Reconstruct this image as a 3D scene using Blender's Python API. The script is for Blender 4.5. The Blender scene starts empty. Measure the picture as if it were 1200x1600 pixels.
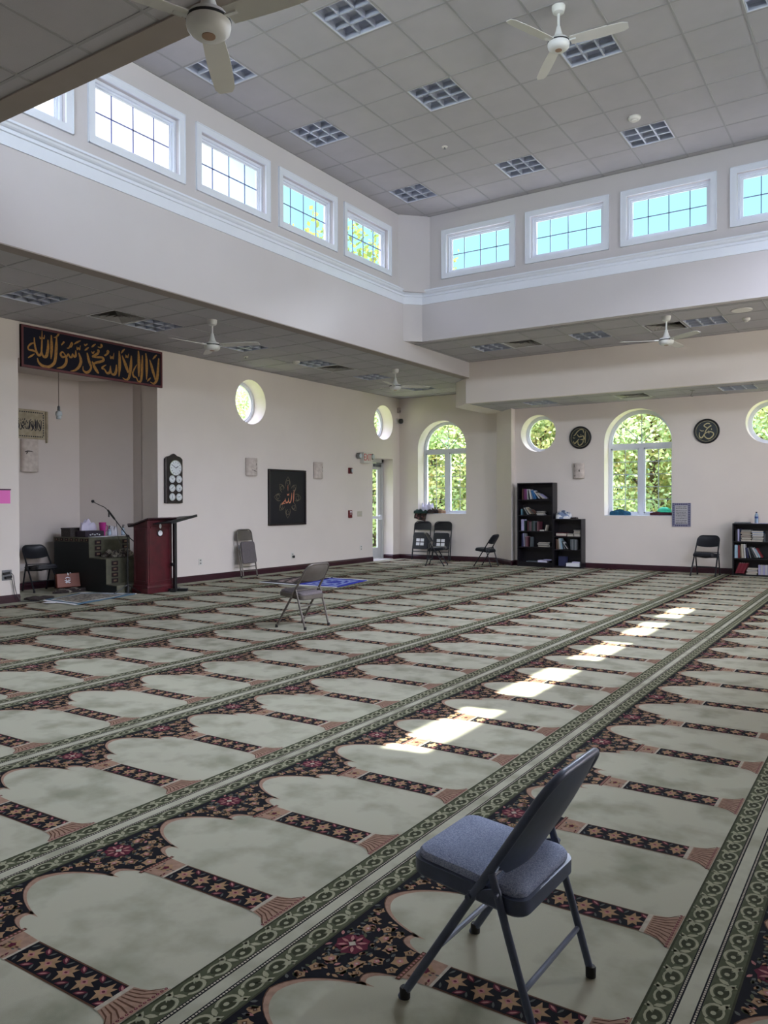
import bpy, bmesh, math, random
import numpy as np
from mathutils import Vector, Matrix
from mathutils.geometry import tessellate_polygon

C = bpy.context.scene.collection
SC = bpy.context.scene
R = math.radians
PI = math.pi
random.seed(7)
RNG = np.random.default_rng(7)

def lin(c):
    return tuple(((x / 255.0) / 12.92 if x / 255.0 <= 0.04045 else ((x / 255.0 + 0.055) / 1.055) ** 2.4) for x in c)

# ------------------------------------------------------------------ camera
cam_d = bpy.data.cameras.new('camera')
cam = bpy.data.objects.new('camera', cam_d)
C.objects.link(cam)
cam_d.sensor_fit = 'VERTICAL'
cam_d.sensor_height = 36.0
cam_d.lens = 36.0 * 1235.77 / 1600.0
cam_d.clip_start = 0.05
cam_d.clip_end = 400
YAW, PITCH, ROLL = 0.57627041, -0.01139787, -0.00324364
cam.matrix_world = (Matrix.Translation((0, 0, 1.45)) @ Matrix.Rotation(YAW, 4, 'Z')
                    @ Matrix.Rotation(PI / 2 + PITCH, 4, 'X') @ Matrix.Rotation(ROLL, 4, 'Z'))
SC.camera = cam

# ------------------------------------------------------------------ view, sky, sun, daylight fill lamps
SC.view_settings.view_transform = 'Standard'
SC.view_settings.look = 'None'
SC.view_settings.gamma = 1.0
SC.view_settings.use_curve_mapping = False
SC.view_settings.exposure = 0.87
SC.cycles.use_denoising = True
SC.cycles.max_bounces = 9
SC.cycles.diffuse_bounces = 6
SC.cycles.glossy_bounces = 3
SC.cycles.transmission_bounces = 4
SC.cycles.transparent_max_bounces = 16
SC.cycles.sample_clamp_indirect = 6.0
SC.cycles.caustics_reflective = False
SC.cycles.caustics_refractive = False

SKY_STRENGTH = 0.67
HIGH_SKY_STRENGTH = 5.0
SUN_STRENGTH = 15.0
CLERESTORY_FILL = 35.0
LOW_WINDOW_FILL = 46.0
HIGH_FILL = 230.0
NORTH_FILL = 38.0

world = bpy.data.worlds.new('sky')
SC.world = world
world.use_nodes = True
nt = world.node_tree
nt.nodes.clear()
def wn(t, **k):
    n = nt.nodes.new(t)
    for a, b in k.items():
        setattr(n, a, b)
    return n
wo = wn('ShaderNodeOutputWorld')
bg = wn('ShaderNodeBackground')
tc = wn('ShaderNodeTexCoord')
sep = wn('ShaderNodeSeparateXYZ')
nz = wn('ShaderNodeTexNoise')
nz.inputs['Scale'].default_value = 3.5
nz.inputs['Detail'].default_value = 6
# bright cloud bank towards -X -Y (left of the hall), clear turquoise sky elsewhere
dotn = wn('ShaderNodeVectorMath', operation='DOT_PRODUCT')
dotn.inputs[1].default_value = (-0.86, -0.51, 0.0)
ma = wn('ShaderNodeMath', operation='MULTIPLY_ADD')
ma.inputs[1].default_value = 0.2
mb_ = wn('ShaderNodeMapRange')
mb_.inputs['From Min'].default_value = 0.25
mb_.inputs['From Max'].default_value = 0.38
mb_.interpolation_type = 'SMOOTHSTEP'
mix = wn('ShaderNodeMix', data_type='RGBA')
mix.inputs[6].default_value = (0.50, 1.10, 1.10, 1)
mix.inputs[7].default_value = (1.50, 1.55, 1.60, 1)
L = nt.links.new
L(tc.outputs['Generated'], nz.inputs['Vector'])
L(tc.outputs['Generated'], dotn.inputs[0])
L(nz.outputs['Fac'], ma.inputs[0])
L(dotn.outputs['Value'], ma.inputs[2])
L(ma.outputs[0], mb_.inputs['Value'])
L(mb_.outputs['Result'], mix.inputs[0])
# the upper sky is much brighter than the strip over the trees
up = wn('ShaderNodeMapRange')
up.interpolation_type = 'SMOOTHSTEP'
up.inputs['From Min'].default_value = 0.42
up.inputs['From Max'].default_value = 0.58
up.inputs['To Min'].default_value = SKY_STRENGTH
up.inputs['To Max'].default_value = HIGH_SKY_STRENGTH
L(tc.outputs['Generated'], sep.inputs[0])
L(sep.outputs['Z'], up.inputs['Value'])
L(up.outputs['Result'], bg.inputs['Strength'])
uc = wn('ShaderNodeMapRange')
uc.inputs['From Min'].default_value = 0.42
uc.inputs['From Max'].default_value = 0.50
L(sep.outputs['Z'], uc.inputs['Value'])
mix2 = wn('ShaderNodeMix', data_type='RGBA')
mix2.inputs[7].default_value = (0.99, 0.95, 1.28, 1)
L(uc.outputs['Result'], mix2.inputs[0])
L(mix.outputs[2], mix2.inputs[6])
L(mix2.outputs[2], bg.inputs['Color'])
L(bg.outputs[0], wo.inputs['Surface'])

sun_d = bpy.data.lights.new('sun', 'SUN')
sun_d.energy = SUN_STRENGTH
sun_d.angle = R(0.55)
sun_d.color = (1.0, 0.95, 0.84)
sun = bpy.data.objects.new('sun', sun_d)
C.objects.link(sun)
sun.rotation_euler = Vector((-0.683, -0.10, -1.0)).to_track_quat('-Z', 'Y').to_euler()

def window_fill(name, loc, direction, w, h, power, color=(1.0, 0.95, 0.93)):  # area lamp added outside a window to boost the daylight
    d = bpy.data.lights.new(name, 'AREA')
    d.shape = 'RECTANGLE'
    d.size, d.size_y = w, h
    d.energy = power * w * h
    d.color = color
    o = bpy.data.objects.new(name, d)
    C.objects.link(o)
    o.location = loc
    z = -Vector(direction).normalized()
    y = Vector((0, 0, 1))
    y = (y - z * y.dot(z)).normalized()
    x = y.cross(z)
    o.rotation_euler = Matrix((x, y, z)).transposed().to_euler()
    return o

# the room: x = -10.95 prayer wall ... 4.75, y = -1.0 ... 17.6 ; drum -7.82..1.62 x 3.65..12.98
XL, XR, YS, YC, YB = -10.95, 4.75, -1.0, 17.6, 17.1
XD, XE, YD0, YD1 = -7.82, 1.62, 3.65, 12.98
ZL, ZN, ZB, ZU = 4.168, 4.5, 3.62, 6.82
WIN_S = [-7.13 + 1.66 * k for k in range(5)]          # clerestory casings along x
WIN_W = [4.145 + 1.667 * k for k in range(5)]         # along y
WIN_E = [8.24 + 1.5725 * (k - 2) - 0.73 for k in range(5)]
for k in range(5):
    ye, xs = WIN_E[k] + .73, WIN_S[k] + .73
    window_fill('daylight_fill_east', (XE + 0.42, ye, 6.06), (-1, 0, -0.8), 1.25, 0.68, CLERESTORY_FILL * .8, (.86, .90, 1.06))  # added lamp boosting daylight through the unseen east clerestory
    window_fill('daylight_fill_south', (xs, YD0 - 0.42, 6.06), (0, 1, -0.8), 1.25, 0.68, CLERESTORY_FILL * 1.5, (.86, .90, 1.06))  # added lamp boosting daylight at the unseen south clerestory
    window_fill('high_fill_east', (XE + 1.45, ye, 7.35), (-1, 0, -0.95), 1.4, 1.5, HIGH_FILL, (.92, .92, 1.16))  # added lamp in place of sky, pushes light down onto the floor
    if k < 3:
        window_fill('high_fill_north', (xs, YD1 + 6.0, 9.6), (0, -1, -.58), 2.0, 1.5, NORTH_FILL, (.90, .93, 1.10)).data.spread = R(50)  # added lamp kept above the sightline, lifts the foreground floor
for y in (8.3, 13.6):
    window_fill('daylight_fill_east_wall', (XR + 0.1, y, 2.3), (-1, 0, -0.3), 1.5, 2.2, LOW_WINDOW_FILL * (1.0 if y < 10 else .65), (1.0, .94, 1.0))  # added lamp brightening the prayer wall from the unseen east side

# ------------------------------------------------------------------ materials
MATS = {}
def mat(name, rgb, rough=0.7, metal=0.0, vary=0.0, vscale=6.0, rgb2=None, bump=0.0, bscale=60.0, emit=0.0, spec=0.5, vdist=(.35, .65)):
    if name in MATS:
        return MATS[name]
    m = bpy.data.materials.new(name)
    m.use_nodes = True
    t = m.node_tree
    p = t.nodes['Principled BSDF']
    c = lin(rgb)
    p.inputs['Roughness'].default_value = rough
    p.inputs['Metallic'].default_value = metal
    p.inputs['Specular IOR Level'].default_value = spec
    tcn = t.nodes.new('ShaderNodeTexCoord')
    n = t.nodes.new('ShaderNodeTexNoise')
    n.inputs['Scale'].default_value = vscale
    n.inputs['Detail'].default_value = 4
    t.links.new(tcn.outputs['Object'], n.inputs['Vector'])
    mr = t.nodes.new('ShaderNodeMapRange')
    mr.inputs['From Min'].default_value, mr.inputs['From Max'].default_value = vdist
    t.links.new(n.outputs['Fac'], mr.inputs['Value'])
    mx = t.nodes.new('ShaderNodeMix')
    mx.data_type = 'RGBA'
    c2 = lin(rgb2) if rgb2 else tuple(x * (1 - vary) for x in c)
    mx.inputs[6].default_value = (*c, 1)
    mx.inputs[7].default_value = (*c2, 1)
    t.links.new(mr.outputs['Result'], mx.inputs[0])
    t.links.new(mx.outputs[2], p.inputs['Base Color'])
    if bump:
        nb = t.nodes.new('ShaderNodeTexNoise')
        nb.inputs['Scale'].default_value = bscale
        nb.inputs['Detail'].default_value = 3
        t.links.new(tcn.outputs['Object'], nb.inputs['Vector'])
        b = t.nodes.new('ShaderNodeBump')
        b.inputs['Strength'].default_value = bump
        b.inputs['Distance'].default_value = 0.01
        t.links.new(nb.outputs['Fac'], b.inputs['Height'])
        t.links.new(b.outputs['Normal'], p.inputs['Normal'])
    MATS[name] = m
    return m

def glass_mat():
    m = bpy.data.materials.new('window_glass')
    m.use_nodes = True
    t = m.node_tree
    t.nodes.clear()
    o = t.nodes.new('ShaderNodeOutputMaterial')
    tr = t.nodes.new('ShaderNodeBsdfTransparent')
    tr.inputs['Color'].default_value = (0.95, 0.98, 0.97, 1)
    gl = t.nodes.new('ShaderNodeBsdfGlossy')
    gl.inputs['Roughness'].default_value = 0.02
    fr = t.nodes.new('ShaderNodeFresnel')
    fr.inputs['IOR'].default_value = 1.35
    mx = t.nodes.new('ShaderNodeMixShader')
    ge = t.nodes.new('ShaderNodeNewGeometry')
    mu = t.nodes.new('ShaderNodeMath')          # a thin pane: reflect on the outer face only
    mu.operation = 'MULTIPLY_ADD'
    mu.inputs[1].default_value = -1.0
    t.links.new(ge.outputs['Backfacing'], mu.inputs[0])
    mu.inputs[2].default_value = 1.0
    m2 = t.nodes.new('ShaderNodeMath')
    m2.operation = 'MULTIPLY'
    t.links.new(mu.outputs[0], m2.inputs[0])
    t.links.new(fr.outputs[0], m2.inputs[1])
    m3 = t.nodes.new('ShaderNodeMath')
    m3.operation = 'MULTIPLY'
    m3.inputs[1].default_value = 0.3
    t.links.new(m2.outputs[0], m3.inputs[0])
    t.links.new(m3.outputs[0], mx.inputs[0])
    t.links.new(tr.outputs[0], mx.inputs[1])
    t.links.new(gl.outputs[0], mx.inputs[2])
    t.links.new(mx.outputs[0], o.inputs['Surface'])
    return m

M = {}
M['wall'] = mat('wall_paint', (224, 216, 209), .75, vary=.03, vscale=1.5)
M['wall2'] = mat('fascia_paint', (191, 187, 188), .75, vary=.03, vscale=1.2)
M['soffit_shade'] = mat('shaded_soffit_paint', (146, 137, 130), .8, vary=.04)  # darker copy of the wall paint, shade put into the strip colour
M['niche'] = mat('niche_paint', (206, 197, 191), .75, vary=.03, vscale=1.5)
M['white'] = mat('white_gloss_trim', (214, 219, 228), .35, vary=.02)
M['base'] = mat('maroon_baseboard', (58, 24, 36), .35, vary=.25, vscale=9)
M['tile'] = mat('acoustic_tile', (173, 171, 174), .9, vary=.05, vscale=3, bump=.15, bscale=180)
M['tee'] = mat('ceiling_grid_bar', (150, 150, 150), .6)
M['glass'] = glass_mat()
M['muntin'] = mat('window_grille', (120, 126, 176), .5)  # violet-blue is the sky's tint, put into the grille colour
M['alu'] = mat('brushed_aluminium', (196, 198, 198), .4, .2)
M['black'] = mat('black_satin', (16, 16, 20), .4)
M['soffit'] = mat('roof_board', (120, 118, 115), .9)

# ------------------------------------------------------------------ mesh builder
class MB:
    def __init__(s):
        s.v, s.f, s.mi = [], [], []
    def add(s, vs, fs, m=0):
        b = len(s.v)
        s.v += [tuple(x) for x in vs]
        for q in fs:
            s.f.append(tuple(i + b for i in q))
            s.mi.append(m)
        return s
    def box(s, x0, x1, y0, y1, z0, z1, m=0):
        vs = [(x, y, z) for z in (z0, z1) for y in (y0, y1) for x in (x0, x1)]
        return s.add(vs, [(0, 2, 3, 1), (4, 5, 7, 6), (0, 1, 5, 4), (2, 6, 7, 3), (0, 4, 6, 2), (1, 3, 7, 5)], m)
    def poly(s, pts, m=0):
        return s.add(pts, [tuple(range(len(pts)))], m)
    def obox(s, c, ax, ay, az, m=0):
        c, ax, ay, az = map(Vector, (c, ax, ay, az))
        vs = [c + ax * i + ay * j + az * k for k in (-1, 1) for j in (-1, 1) for i in (-1, 1)]
        return s.add(vs, [(0, 2, 3, 1), (4, 5, 7, 6), (0, 1, 5, 4), (2, 6, 7, 3), (0, 4, 6, 2), (1, 3, 7, 5)], m)
    def tube(s, pts, r, n=10, m=0, closed=False, flat=1.0):
        P = [Vector(p) for p in pts]
        k = len(P)
        rr = r if isinstance(r, (list, tuple)) else [r] * k
        up = None
        vs = []
        for i in range(k):
            if closed:
                d = (P[(i + 1) % k] - P[i - 1]).normalized()
            else:
                d = (P[min(i + 1, k - 1)] - P[max(i - 1, 0)]).normalized()
            if up is None:
                up = Vector((0, 0, 1)) if abs(d.z) < .9 else Vector((1, 0, 0))
            a = (up - d * up.dot(d)).normalized()
            up = a
            b = d.cross(a)
            for j in range(n):
                t = 2 * PI * j / n
                vs.append(P[i] + a * math.cos(t) * rr[i] + b * math.sin(t) * rr[i] * flat)
        fs = []
        for i in range(k if closed else k - 1):
            for j in range(n):
                a0, a1 = i * n + j, i * n + (j + 1) % n
                i2 = (i + 1) % k
                fs.append((a0, a1, i2 * n + (j + 1) % n, i2 * n + j))
        if not closed:
            fs += [tuple(reversed(range(n))), tuple((k - 1) * n + j for j in range(n))]
        return s.add(vs, fs, m)
    def lathe(s, prof, n=24, c=(0, 0, 0), axis='z', m=0, sx=1.0, sy=1.0):
        vs = []
        for (r, z) in prof:
            for j in range(n):
                t = 2 * PI * j / n
                a, b = r * math.cos(t) * sx, r * math.sin(t) * sy
                p = (a, b, z) if axis == 'z' else ((a, z, b) if axis == 'y' else (z, a, b))
                vs.append((p[0] + c[0], p[1] + c[1], p[2] + c[2]))
        fs = []
        for i in range(len(prof) - 1):
            for j in range(n):
                fs.append((i * n + j, i * n + (j + 1) % n, (i + 1) * n + (j + 1) % n, (i + 1) * n + j))
        fs += [tuple(reversed(range(n))), tuple((len(prof) - 1) * n + j for j in range(n))]
        return s.add(vs, fs, m)
    def prism(s, out, O, U, V, N, t, m=0):
        """outline (u,v) extruded from O along N by t"""
        O, U, V, N = map(Vector, (O, U, V, N))
        k = len(out)
        a = [O + U * u + V * v for u, v in out]
        b = [p + N * t for p in a]
        fs = [tuple(reversed(range(k))), tuple(range(k, 2 * k))]
        fs += [(i, (i + 1) % k, k + (i + 1) % k, k + i) for i in range(k)]
        return s.add(a + b, fs, m)
    def slab(s, outer, holes, O, U, V, N, t, m=0):
        """flat wall with holes: front at O, back at O - N*t"""
        O, U, V, N = map(Vector, (O, U, V, N))
        loops = [[Vector((u, v, 0)) for u, v in outer]] + [[Vector((u, v, 0)) for u, v in h] for h in holes]
        tri = tessellate_polygon(loops)
        flat = [p for l in loops for p in l]
        k = len(flat)
        fr = [O + U * p.x + V * p.y for p in flat]
        bk = [p - N * t for p in fr]
        fs = [tuple(q) for q in tri] + [tuple(i + k for i in reversed(q)) for q in tri]
        o = 0
        for l in loops:
            n = len(l)
            fs += [(o + i, o + (i + 1) % n, k + o + (i + 1) % n, k + o + i) for i in range(n)]
            o += n
        return s.add(fr + bk, fs, m)
    def ribbon(s, pts, O, U, V, N, h=0.0, m=0, sub=5, scale=1.0, off=(0, 0)):
        """brush stroke: (u, v, width) points smoothed and laid on a plane"""
        O, U, V, N = map(Vector, (O, U, V, N))
        P = [Vector((p[0] * scale + off[0], p[1] * scale + off[1], p[2] * scale)) for p in pts]
        Q = []
        for i in range(len(P) - 1):
            p0, p1, p2, p3 = P[max(i - 1, 0)], P[i], P[i + 1], P[min(i + 2, len(P) - 1)]
            for j in range(sub):
                t = j / sub
                Q.append(.5 * ((2 * p1) + (p2 - p0) * t + (2 * p0 - 5 * p1 + 4 * p2 - p3) * t * t + (3 * p1 - p0 - 3 * p2 + p3) * t ** 3))
        Q.append(P[-1])
        vs, fs = [], []
        for i, q in enumerate(Q):
            d = Q[min(i + 1, len(Q) - 1)] - Q[max(i - 1, 0)]
            d.z = 0
            if d.length < 1e-9:
                d = Vector((1, 0, 0))
            d.normalize()
            n = Vector((-d.y, d.x, 0))
            w = max(q.z, .0005) * .5
            for sg in (1, -1):
                p = q + n * (w * sg)
                vs.append(O + U * p.x + V * p.y + N * h)
        for i in range(len(Q) - 1):
            fs.append((2 * i, 2 * i + 1, 2 * i + 3, 2 * i + 2))
        return s.add(vs, fs, m)
    def build(s, name, mats, parent=None, smooth=False, bevel=0.0, seg=2):
        me = bpy.data.meshes.new(name)
        me.from_pydata(s.v, [], s.f)
        ms = mats if isinstance(mats, (list, tuple)) else [mats]
        for x in ms:
            me.materials.append(x)
        if len(ms) > 1:
            me.polygons.foreach_set('material_index', s.mi)
        bm = bmesh.new()
        bm.from_mesh(me)
        bmesh.ops.recalc_face_normals(bm, faces=bm.faces)
        bm.to_mesh(me)
        bm.free()
        if smooth:
            me.polygons.foreach_set('use_smooth', [True] * len(me.polygons))
        me.update()
        o = bpy.data.objects.new(name, me)
        C.objects.link(o)
        if parent:
            o.parent = parent
        if smooth:
            try:
                me.set_sharp_from_angle(angle=R(38))
            except Exception:
                pass
        if bevel:
            b = o.modifiers.new('bevel', 'BEVEL')
            b.width = bevel
            b.segments = seg
            b.limit_method = 'ANGLE'
        return o

def thing(name, label, cat, loc=(0, 0, 0), rz=0.0, group=None):
    o = bpy.data.objects.new(name, None)
    o.empty_display_size = .1
    C.objects.link(o)
    o.location = loc
    o.rotation_euler = (0, 0, rz)
    tag(o, label, cat, group)
    return o
def tag(o, label, cat, group=None):
    o['label'] = label
    o['category'] = cat
    if group:
        o['group'] = group
    return o
def place(o, loc, rz=0.0):
    o.location = loc
    o.rotation_euler = (0, 0, rz)
    return o
def struct(o):
    o['kind'] = 'structure'
    return o
def plabel(o, text):
    o['label'] = text
    return o
def copy_tree(o, parent=None):
    c = o.copy()
    C.objects.link(c)
    c.parent = parent
    for ch in list(o.children):
        copy_tree(ch, c)
    return c
def circle(cx, cy, r, n=48, a0=0.0):
    return [(cx + r * math.cos(a0 + 2 * PI * i / n), cy + r * math.sin(a0 + 2 * PI * i / n)) for i in range(n)]
def arch(cx, z0, zs, r, n=28):
    return [(cx - r, z0), (cx + r, z0)] + [(cx + r * math.cos(PI * i / n), zs + r * math.sin(PI * i / n)) for i in range(n + 1)]
def rect(u0, v0, u1, v1):
    return [(u0, v0), (u1, v0), (u1, v1), (u0, v1)]
X3, Y3, Z3 = Vector((1, 0, 0)), Vector((0, 1, 0)), Vector((0, 0, 1))

# ================================================================== THE SETTING
# ---- carpet: prayer rows woven into one wall-to-wall floor, built as thin woven layers
ROW, MATW = 1.188, 0.652
CARPET_COLS = dict(field=(163, 162, 145), dark=(19, 19, 25), tan=(150, 122, 92), maroon=(84, 32, 46), peach=(150, 122, 105),
                   olive=(76, 80, 60), sage=(148, 148, 124), deep=(55, 58, 42), cream=(172, 164, 148), slate=(82, 85, 82), brown=(88, 62, 47), rose=(160, 112, 108))
CNAMES = list(CARPET_COLS)
def carpet_field():
    m = mat('carpet_field', CARPET_COLS['field'], .95, rgb2=(132, 133, 115), vscale=4.2, bump=.2, bscale=500, spec=.1, vdist=(.46, .70))  # mottled second tone imitates the pile's changing sheen as colour
    return m
CMATS = [carpet_field()] + [mat('carpet_' + n, CARPET_COLS[n], .95, vary=.22, vscale=40, spec=.1) for n in CNAMES[1:]]
CI = {n: i for i, n in enumerate(CNAMES)}

def bez(p0, p1, b, n=6):
    """arc from p0 to p1 through bulge point b"""
    c = (2 * b[0] - .5 * (p0[0] + p1[0]), 2 * b[1] - .5 * (p0[1] + p1[1]))
    return [((1 - t) ** 2 * p0[0] + 2 * t * (1 - t) * c[0] + t * t * p1[0], (1 - t) ** 2 * p0[1] + 2 * t * (1 - t) * c[1] + t * t * p1[1]) for t in [i / n for i in range(n)]]

def carpet_unit(detail):
    """one prayer mat width: u along the row (-.326...326 about a column), v across the row"""
    T = []
    def add(col, lay, pts):
        T.append((CI[col], lay, pts))
    def disc(col, lay, cu, cv, ru, rv=None, n=10, rot=0.0, lob=0.0, k=5):
        rv = rv or ru
        q = []
        for i in range(n):
            a = 2 * PI * i / n
            r = 1 + lob * math.cos(k * a)
            x, y = ru * r * math.cos(a), rv * r * math.sin(a)
            q.append((cu + x * math.cos(rot) - y * math.sin(rot), cv + x * math.sin(rot) + y * math.cos(rot)))
        add(col, lay, q)
    def leaf(col, lay, u0, v0, u1, v1, w):
        du, dv = u1 - u0, v1 - v0
        l = math.hypot(du, dv)
        nu, nv = -dv / l * w, du / l * w
        add(col, lay, [(u0, v0), (u0 + du * .35 + nu, v0 + dv * .35 + nv), (u0 + du * .7 + nu * .8, v0 + dv * .7 + nv * .8), (u1, v1), (u0 + du * .7 - nu * .8, v0 + dv * .7 - nv * .8), (u0 + du * .35 - nu, v0 + dv * .35 - nv)])
    H = MATW / 2
    # flowered spandrel round the column head
    def outline(d):
        left = bez((-H, .004 + d * 1.2), (-.158, .215 + d), (-.228, .068 + d * .9), 9) + bez((-.158, .215 + d), (-.07, .302), (-.100 - d * .5, .212 + d * .7), 7)
        right = [(-u, v) for u, v in reversed(left[1:])]
        return [(-H, 0.0)] + left + [(-.07, .302), (.07, .302)] + right + [(H, .004 + d * 1.2), (H, 0.0)]
    add('peach', 1, outline(.026))
    add('brown', 2, outline(.004))
    add('dark', 3, outline(0.0))
    add('peach', 1, [(-.158 - .010, .208), (-.158 + .010, .208), (-.152, .268)])
    add('peach', 1, [(.158 - .010, .208), (.158 + .010, .208), (.152, .268)])
    # rosette
    disc('maroon', 4, 0, .078, .058, .056, 16, 0, .08, 8)
    for i in range(8):
        a = 2 * PI * i / 8 + .2
        leaf('rose', 5, .016 * math.cos(a), .078 + .016 * math.sin(a), .052 * math.cos(a), .078 + .05 * math.sin(a), .006)
    disc('cream', 6, 0, .078, .013, None, 8, 0, .2, 4)
    rr = random.Random(11)
    fl = [(.105, .07, .026), (.165, .055, .022), (.085, .155, .026), (.04, .20, .025), (.135, .13, .02), (.225, .04, .018), (.0, .262, .028), (.055, .265, .018), (.125, .185, .016)]
    for (u, v, r) in fl:
        for sg in ((1, -1) if u > 0.001 else (1,)):
            disc('tan', 4, u * sg, v, r, r * .85, 15 if detail else 8, rr.random(), .22, 5)
            if detail:
                disc('rose' if r > .024 else 'brown', 5, u * sg, v, r * .45, r * .4, 8, 0, .2, 4)
                disc('cream', 6, u * sg, v, r * .16, None, 6)
    LIM = [(-.1, .288), (.07, .288), (.085, .235), (.10, .208), (.13, .202), (.158, .208), (.19, .115), (.228, .063), (.28, .022), (.34, -.01)]
    def lim(x):
        for (xa, ya), (xb, yb) in zip(LIM, LIM[1:]):
            if xa <= x <= xb:
                return ya + (yb - ya) * (x - xa) / (xb - xa)
        return -1
    if detail:
        for i in range(130):
            u = .02 + .25 * rr.random()
            v = .015 + .22 * rr.random()
            a = rr.random() * 6.28
            l = .016 + .016 * rr.random()
            if max(v, v + l * math.sin(a)) > min(lim(u), lim(u + l * math.cos(a))) - .008:
                continue
            for sg in (1, -1):
                leaf(['slate', 'tan', 'olive', 'tan', 'rose', 'slate'][i % 6], 4, u * sg, v, (u + l * math.cos(a)) * sg, v + l * math.sin(a), .006)
    # capital
    add('peach', 3, [(-.07, .302), (.07, .302), (.062, .41), (-.062, .41)])
    add('brown', 4, [(-.085, .296), (.085, .296), (.085, .312), (-.085, .312)])
    if detail:
        for i in range(11):
            disc('rose', 5, -.075 + .015 * i, .304, .005, .005, 5)
        disc('tan', 4, 0, .356, .03, .026, 15, 0, .25, 5)
        disc('maroon', 5, 0, .356, .014, .012, 10, 0, .2, 5)
        for i in range(12):
            u, v = (rr.random() - .5) * .11, .322 + rr.random() * .07
            a = rr.random() * 6.28
            leaf(['brown', 'slate', 'maroon'][i % 3], 4, u, v, u + .02 * math.cos(a), v + .016 * math.sin(a), .004)
    add('cream', 4, [(-.066, .402), (.066, .402), (.066, .412), (-.066, .412)])
    # column shaft
    add('brown', 2, [(-.063, .41), (.063, .41), (.063, .85), (-.063, .85)])
    add('dark', 3, [(-.057, .41), (.057, .41), (.057, .85), (-.057, .85)])
    for i in range(5):
        v = .456 + i * .087
        q = []
        for (a, r) in ((0, .044), (24, .024), (42, .040), (66, .022), (90, .046), (114, .022), (138, .040), (156, .024), (180, .044), (215, .018), (250, .030), (270, .016), (290, .030), (325, .018)):
            q.append((r * math.cos(R(a)) * 1.12, v + r * math.sin(R(a)) * .98))
        add('tan', 4, q)
        if detail:
            disc('rose', 5, 0, v + .002, .012, .012, 8, 0, .25, 4)
            disc('maroon', 6, 0, v + .002, .005, .006, 6)
            for sg in (1, -1):
                leaf('maroon', 4, sg * .054, v + .018, sg * .026, v + .052, .010)
                leaf('rose', 5, sg * .050, v + .024, sg * .032, v + .046, .004)
                leaf('slate', 4, sg * .052, v - .022, sg * .026, v - .034, .004)
    # collar and fluted base
    add('cream', 5, [(-.066, .846), (.066, .846), (.068, .862), (-.068, .862)])
    fan = [(-.062, .86), (.062, .86)] + bez((.066, .862), (.122, .955), (.086, .92), 5) + [(.122, .956), (-.122, .956)] + [(-u, v) for u, v in reversed(bez((.066, .862), (.122, .955), (.086, .92), 5))]
    add('peach', 3, fan)
    if detail:
        for i in range(9):
            t = -1 + 2 * i / 8
            ua, ub = t * .056, t * .108
            add('brown', 4, [(ua - .0022, .866), (ua + .0022, .866), (ua * 1.25 + .003, .905), (ub + .003, .94), (ub - .003, .94), (ua * 1.25 - .003, .905)])
        for i in range(15):
            disc('maroon', 4, -.112 + .016 * i, .945, .006, .005, 6)
            disc('rose', 5, -.112 + .016 * i, .945, .0025, .0025, 5)
    # border band between the rows
    c = ROW - .115
    add('olive', 1, [(-H, ROW - .23), (H, ROW - .23), (H, ROW), (-H, ROW)])
    add('field', 2, [(-H, c - .0215), (H, c - .0215), (H, c + .0215), (-H, c + .0215)])
    for sg in (1, -1):
        add('dark', 2, [(-H, c + sg * .0215), (H, c + sg * .0215), (H, c + sg * .036), (-H, c + sg * .036)])
        add('deep', 2, [(-H, c + sg * .108), (H, c + sg * .108), (H, c + sg * .115), (-H, c + sg * .115)])
        if detail:
            for i in range(54):
                u = -H + MATW * (i + .5) / 54
                add('cream', 3, [(u - .0042, c + sg * .0265), (u + .0042, c + sg * .0265), (u + .0042, c + sg * .0325), (u - .0042, c + sg * .0325)])
        else:
            add('sage', 3, [(-H, c + sg * .0272), (H, c + sg * .0272), (H, c + sg * .0315), (-H, c + sg * .0315)])
        p = MATW / 6
        for i in range(6):
            u = -H + p * (i + .5)
            m_ = c + sg * .072
            if detail:
                ring = []
                for j in range(14):
                    a = R(-60) + R(300) * j / 13
                    ring.append((u + .044 * math.sin(a) * 1.0, m_ + sg * (-.004 - .030 * math.cos(a))))
                for j in range(13):
                    (a0, b0), (a1, b1) = ring[j], ring[j + 1]
                    def inn(a, b, k=.74):
                        return (u + (a - u) * k, m_ + (b - m_) * k)
                    add('sage', 3, [(a0, b0), (a1, b1), inn(a1, b1), inn(a0, b0)])
                disc('deep', 2, u, m_, .032, .022, 10)
                disc('sage', 3, u - .006, m_ - sg * .004, .010, .008, 8)
                leaf('sage', 4, u + .010, m_ + sg * .004, u + p * .55, m_ + sg * .030, .010)
                leaf('sage', 4, u + p * .42, m_ + sg * .012, u + p * .62, m_ - sg * .022, .009)
                leaf('sage', 4, u + p * .40, m_ + sg * .018, u + p * .34, m_ + sg * .036, .007)
                leaf('deep', 4, u + .004, m_ - sg * .012, u + .022, m_ + sg * .010, .006)
            else:
                disc('sage', 3, u, m_, .045, .030, 10)
                disc('deep', 4, u + .004, m_, .028, .017, 8)
                leaf('sage', 3, u + .010, m_, u + p * .66, m_ + sg * .026, .012)
    return T

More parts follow.
